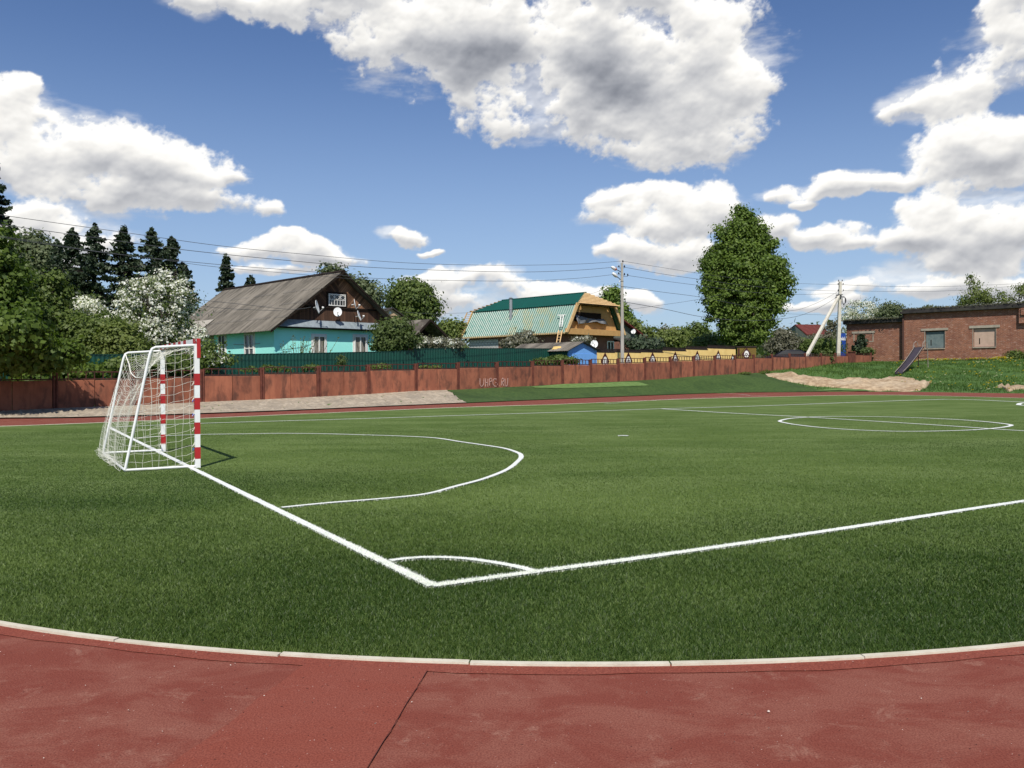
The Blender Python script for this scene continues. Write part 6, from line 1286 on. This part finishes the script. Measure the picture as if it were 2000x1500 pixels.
# far wood closing the horizon
def farwood():
    P = []; T = []; r = np.random.default_rng(88)
    for k in range(520):
        a = r.uniform(-.62, .72); Y = r.uniform(135, 210); x = a*Y*1.05; h = r.uniform(3.4, 6.2)*Y/170*(1+.25*math.sin(a*23)); n = 48; q = r.normal(size=(n, 3))*np.array([3., 2., h*.32]); q[:, 2] += h*.45; P.append(q+np.array([x, Y, tz(x, Y)])); T.append(np.clip(r.uniform(.1, .8)+r.normal(0, .15, n), 0, 1))
    P = np.vstack(P); Vv, F = quads(P, .95, len(P), .3, seed=8); tag(link('far_wood', npmesh('far_wood', Vv, F, False, np.concatenate(T)), LM['leaf_mid']), 'low far-off belt of trees and bushes along the horizon', 'trees', kind='stuff')
farwood()

# ------------------------------------------------------------------ poles, lamps, wires
M['polec'] = mat('pole_concrete', rgb(.40, .38, .33), .9, rgb(.31, .29, .25), 2, stretch=(2, 2, .5)); M['polew'] = mat('whitish_pole_concrete', rgb(.62, .58, .48), .9, rgb(.5, .46, .38), 3); M['porc'] = mat('insulator', rgb(.02, .016, .014), .3)
M['steel_dark'] = mat('dark_steel', rgb(.03, .03, .032), .5); M['lampwhite'] = mat('lamp_housing', rgb(.75, .75, .74), .35)
def insul(t, O, pts, Y):
    for px, py in pts:
        c = Vector(np.array(at(px, py, Y))-O); s_ = 1 if c.x > 0 else -1; mb = MB(); mb.tube([(0, 0, c.z-.05), (c.x, 0, c.z-.05), (c.x, 0, c.z)], .014, 5); h = mb.build('insulator_hook', M['steel_dark'], t); MB().tube([(c.x, 0, c.z), (c.x, 0, c.z+.05), (c.x, 0, c.z+.10), (c.x, 0, c.z+.14)], [.045, .06, .04, .03], 8).build('insulator', M['porc'], h)
def pole1():
    Y = 61.5; b0 = at(1212.5, 0, Y); bz = tz(b0[0], Y)-.3; O = np.array([b0[0], Y, bz]); H = at(1214.5, 513, Y)[2]-bz; tx = at(1214.8, 513, Y)[0]-b0[0]
    t = thing('lamp_pole', 'tall grey concrete utility pole with two street lamp heads behind the red fence', 'utility pole', tuple(O))
    mb = MB(); a, c = .135, .08; mb.hull([(-a, -a, 0), (a, -a, 0), (a, a, 0), (-a, a, 0)], [(tx-c, -c, H), (tx+c, -c, H), (tx+c, c, H), (tx-c, c, H)]); mb.build('pole', M['polec'], t, bevel=.02)
    insul(t, O, [(1208.8,522),(1219.6,522),(1208.6,535.5),(1219.6,537),(1226,538.5),(1216.5,512)], Y)
    for (px, py, px2, py2, lb, rot) in ((1212,531,1203.5,526.5,'lamp head with orange end', 1), (1211.5,546,1205.5,541,'white lamp head', 0)):
        p = Vector(np.array(at(px, py, Y))-O); q = Vector(np.array(at(px2, py2, Y-.5))-O); hd = tag(MB().tube([tuple(p), tuple(p.lerp(q, .5)+Vector((0, -.1, .0))), tuple(q)], .028, 6).build('lamp_arm', M['steel_dark'], t), None)
        e = Vector(np.array(at(px2-9.5, py2-5.5 if rot else py2-8, Y-.8))-O); e = q+(e-q)*1.; mb = MB(); mb.tube([tuple(q+(e-q)*s_) for s_ in (0, .15, .5, .85, 1)], [.05, .10, .13, .10, .03], 10); mb.build('lamp_head', M['lampwhite'], t, smooth=True)
        if rot: MB().tube([tuple(q+(e-q)*s_) for s_ in (-.05, .1, .32)], [.06, .112, .128], 10).build('lamp_cap', mat('orange_plastic', rgb(.5, .13, .04), .5), t)
    MB().tube([tuple(Vector(np.array(at(1211.5, 546, Y))-O)), tuple(Vector(np.array(at(1209, 551, Y-.2))-O))], .03, 6).build('lamp_bracket', M['lampwhite'], t)
    for z in (H*.845, H*.80): MB().box(tx*.8-.10, -.10, z, tx*.8+.10, .10, z+.035).build('band', M['steel_dark'], t)
    return O
pole1()
def pole2():
    Y = 86.3; b0 = at(1635.5, 0, Y); bz = tz(b0[0], Y)-.3; O = np.array([b0[0], Y, bz]); H = at(1641, 550, Y)[2]-bz; tx = at(1641.3, 550, Y)[0]-b0[0]
    t = thing('braced_pole', 'whitish concrete utility pole propped by a long slanting strut near the brick building', 'utility pole', tuple(O)); mb = MB(); a, c = .19, .12
    mb.hull([(-a, -a, 0), (a, -a, 0), (a, a, 0), (-a, a, 0)], [(tx-c, -c, H), (tx+c, -c, H), (tx+c, c, H), (tx-c, c, H)]); mb.build('pole', M['polew'], t, bevel=.02)
    Yb = lineY(1575, .6); f = Vector(np.array(at(1574.5, 697, Yb))-O); hd = Vector(np.array(at(1637.2, 579, Y))-O)+Vector((0, -.15, 0)); f = f+(f-hd)*.06
    MB().bar(f, hd, .26, .26).build('strut', M['polew'], t, bevel=.02); MB().box(hd.x-.25, -.3, hd.z-.1, tx+.16, .16, hd.z-.02).box(hd.x-.2, -.28, hd.z+.12, tx+.16, .16, hd.z+.18).build('clamp', M['steel_dark'], t)
    insul(t, O, [(1637,555.5),(1646.8,555.5),(1637,568),(1647,568),(1638,549),(1645,549),(1634.6,579)], Y)
    c_ = Vector(np.array(at(1646, 587.5, Y))-O)+Vector((0, -.25, 0)); mb = MB()
    for k in range(5): mb.tube([(c_.x+(.16+.02*k)*math.sin(q)*.9, c_.y-.02*k, c_.z+(.42-.02*k)*math.cos(q)) for q in np.linspace(0, 6.283, 17)], .022, 5, caps=False)
    mb.build('cable_coil', M['steel_dark'], t)
pole2()
def wire(label, pts, A, Bq, r=.011, n=10):
    # A, Bq: plan points of the two supports; heights follow the sight lines onto that vertical plane
    A, Bq = np.array(A), np.array(Bq); d = (Bq-A)/np.linalg.norm(Bq-A); pts = catmull([np.array(p, float) for p in pts], n); W_ = []
    for px, py in pts:
        Y = lineY(px, 0., A, d); W_.append(at(px, py, Y))
    o = W_[0]; mb = MB(); mb.tube([tuple(p-o) for p in W_], r, 4, caps=False); w = mb.build('power_line', M['wire'], None); w.location = o; tag(w, label, 'overhead wire', 'overhead wires')
M['wire'] = mat('wire_sheath', rgb(.075, .078, .085), .6)
PA = at(1214, 520, 61.5)[:2]; PB = at(1640, 560, 86.3)[:2]; PL = PA-U*46; PR = PB+np.array([.82, .57])*60; HX = C1+U*3
wire('topmost overhead wire running left from the lamp pole', [(1214,510),(1120,516),(960,518),(780,512.6),(600,497),(429,480),(250,455),(0,419.6),(-120,400)], PA, PL)
wire('second overhead wire running left from the lamp pole', [(1209,521),(1120,528),(992,531),(740,523),(560,508.5),(360,488),(170,462),(0,438),(-120,420)], PA, PL, .013)
wire('third overhead wire running left from the lamp pole', [(1209,535),(1120,544),(992,549),(740,544),(612,531),(420,516),(200,493),(0,463),(-120,445)], PA, PL)
wire('faint fourth overhead wire crossing in front of the spruces', [(700,546),(600,537),(420,521),(322,508),(176,489),(60,470),(-120,443)], PA+U*.01+V*.6, PL+V*.6, .009)
wire('upper service wire from the left down to the plank gable', [(607,600),(564,604),(470,594),(377,584),(250,566)], HX+V*-1., HX-U*26+V*-3)
wire('lower service wire from the left to the eave of the turquoise house', [(549,607),(450,603),(368,595),(250,580)], HX+V*-1., HX-U*26+V*-3)
wire('service wire slanting from the lamp pole to the plywood gable', [(1212,557),(1190,563),(1150,575)], PA, C2+U*4+V*2, .010, 5)
wire('wire reaching the gambrel roof from the left', [(914,611),(880,612),(845,613),(780,609)], C2+V*12, C2+V*12-U*20-V*3)
wire('topmost wire from the lamp pole toward the braced pole', [(1216,510),(1290,522),(1373,535),(1460,546),(1547,553),(1637,556)], PA, PB)
wire('second wire from the lamp pole toward the braced pole', [(1220,522),(1300,536),(1377,547),(1460,558),(1547,565),(1637,568.5)], PA, PB, .013)
wire('third wire from the lamp pole passing behind the big tree', [(1226,538),(1300,549),(1369,558),(1460,570),(1550,575),(1637,573)], PA, PB, .013)
wire('low wire from the lamp pole sinking toward the big tree', [(1215,559),(1290,570),(1366,580),(1460,598),(1540,607),(1590,594),(1636,570)], PA, PB, .014)
wire('lowest thick wire from the lamp pole sinking behind the big tree', [(1215,589),(1290,602),(1373,619),(1460,626),(1540,621),(1590,606),(1635,580)], PA, PB, .017)
wire('thin wire rising from the grey gable toward the big tree', [(1217,606),(1290,596),(1362,585),(1420,572)], PA+V*3, PB+V*3)
wire('upper of the wires leading right from the braced pole', [(1645,556),(1720,559),(1820,560),(1920,557),(2010,553),(2080,549)], PB, PR, .014)
wire('lower of the wires leading right from the braced pole', [(1646,567.5),(1720,569),(1820,569),(1920,564),(2010,556),(2080,550)], PB, PR, .014)
wire('thin slack wire behind the braced pole', [(1540,613),(1632,616),(1720,620),(1770,618)], PB+V*1.2-U*12, PB+V*1.2+U*6, .010)

# ------------------------------------------------------------------ blue banner, parked car
def banner():
    Y = 93.; a, c = at(1638, 0, Y)[0], at(1651, 0, Y)[0]; z0, z1 = at(1644, 693, Y)[2], at(1644, 651, Y)[2]; t = thing('blue_banner', 'narrow upright blue sign panel with white lettering between pole and brick building', 'sign', (a, Y, 0)); w = c-a
    MB().box(-.25, 0, z0-.9, w, .05, z1).build('panel', mat('blue_sign_paint', rgb(.010, .05, .26), .5), t); MB().box(-.2, .052, 0, -.1, .13, z1-.1).box(w-.1, .052, 0, w-.02, .13, z1-.1).build('support', M['steel_dark'], t)
    mb = MB(); zc = at(1644, 662.5, Y)[2]; h = .15; B = lambda p, q: mb.bar((p[0]*w, -.012, zc+p[1]*h), (q[0]*w, -.012, zc+q[1]*h), .05, .012, up=(0, 1, 0))
    for p, q in (((.12,-1),(.12,1)),((.12,-1),(.34,1)),((.34,1),(.34,-1)),((.44,-1),(.44,1)),((.44,-1),(.62,1)),((.62,1),(.62,-1)),((.72,-1),(.72,1)),((.72,-1),(.92,1)),((.92,1),(.92,-1)),((.46,1.45),(.6,1.45)),((.74,1.45),(.9,1.45))): B(p, q)
    mb.build('lettering', M['whitep'], t)
banner()
M['carglass'] = mat('car_glass', rgb(.012, .013, .015), .35, spec=.2); M['carp'] = mat('dark_blue_car_paint', rgb(.008, .011, .022), .55, spec=.25); M['tyre'] = mat('tyre_rubber', rgb(.012, .012, .012), .85)
def car():
    Y = 90.; z = at(1535, 684.5, Y)[2]; g = z-1.52; x = at(1537, 0, Y)[0]; t = thing('parked_car', 'dark blue estate car parked behind the red fence beside the big tree', 'car', (x, Y, g), R(-8))
    prof = [(-2.25,.30),(-2.3,.62),(-2.2,.88),(-1.35,1.0),(-.62,1.45),(-.2,1.52),(1.3,1.50),(2.0,1.12),(2.22,1.02),(2.28,.55),(2.2,.30)]; mb = MB(); W2 = .86
    lo = [(p[0], -W2*(1 if p[1] < 1.05 else .80), p[1]) for p in prof]; hi = [(p[0], W2*(1 if p[1] < 1.05 else .80), p[1]) for p in prof]; mb.hull(lo, hi); b_ = mb.build('body', M['carp'], t, bevel=.03)
    MB().hull([(-1.1,-.84,1.06),(-.62,-.745,1.40),(1.25,-.745,1.42),(1.7,-.84,1.08)], [(-1.1,-.87,1.06),(-.62,-.775,1.40),(1.25,-.775,1.42),(1.7,-.87,1.08)]).build('side_window', M['carglass'], t)
    MB().hull([(-1.33,-.66,1.06),(-1.33,.66,1.06),(-.66,.60,1.44),(-.66,-.60,1.44)], [(-1.36,-.66,1.08),(-1.36,.66,1.08),(-.69,.60,1.46),(-.69,-.60,1.46)]).build('windscreen', M['carglass'], t)
    for y in (-.55, .55): MB().tube([(-.4, y, 1.53), (-.35, y, 1.57), (1.1, y, 1.56), (1.15, y, 1.51)], .016, 6).build('roof_rail', M['steel_dark'], t)
    for x_ in (-1.45, 1.35):
        for y in (-.86, .70):
            w = MB().tube([(x_, y, .32), (x_, y+.2, .32)], .32, 18).build('wheel', M['tyre'], t); MB().tube([(x_, y-.01, .32), (x_, y+.21, .32)], .19, 12).build('rim', M['dishgrey'], w)
    for y in (-.62, .62): MB().box(-2.27, y-.16, .66, -2.16, y+.16, .80).build('headlight', M['carglass'], t)
car()
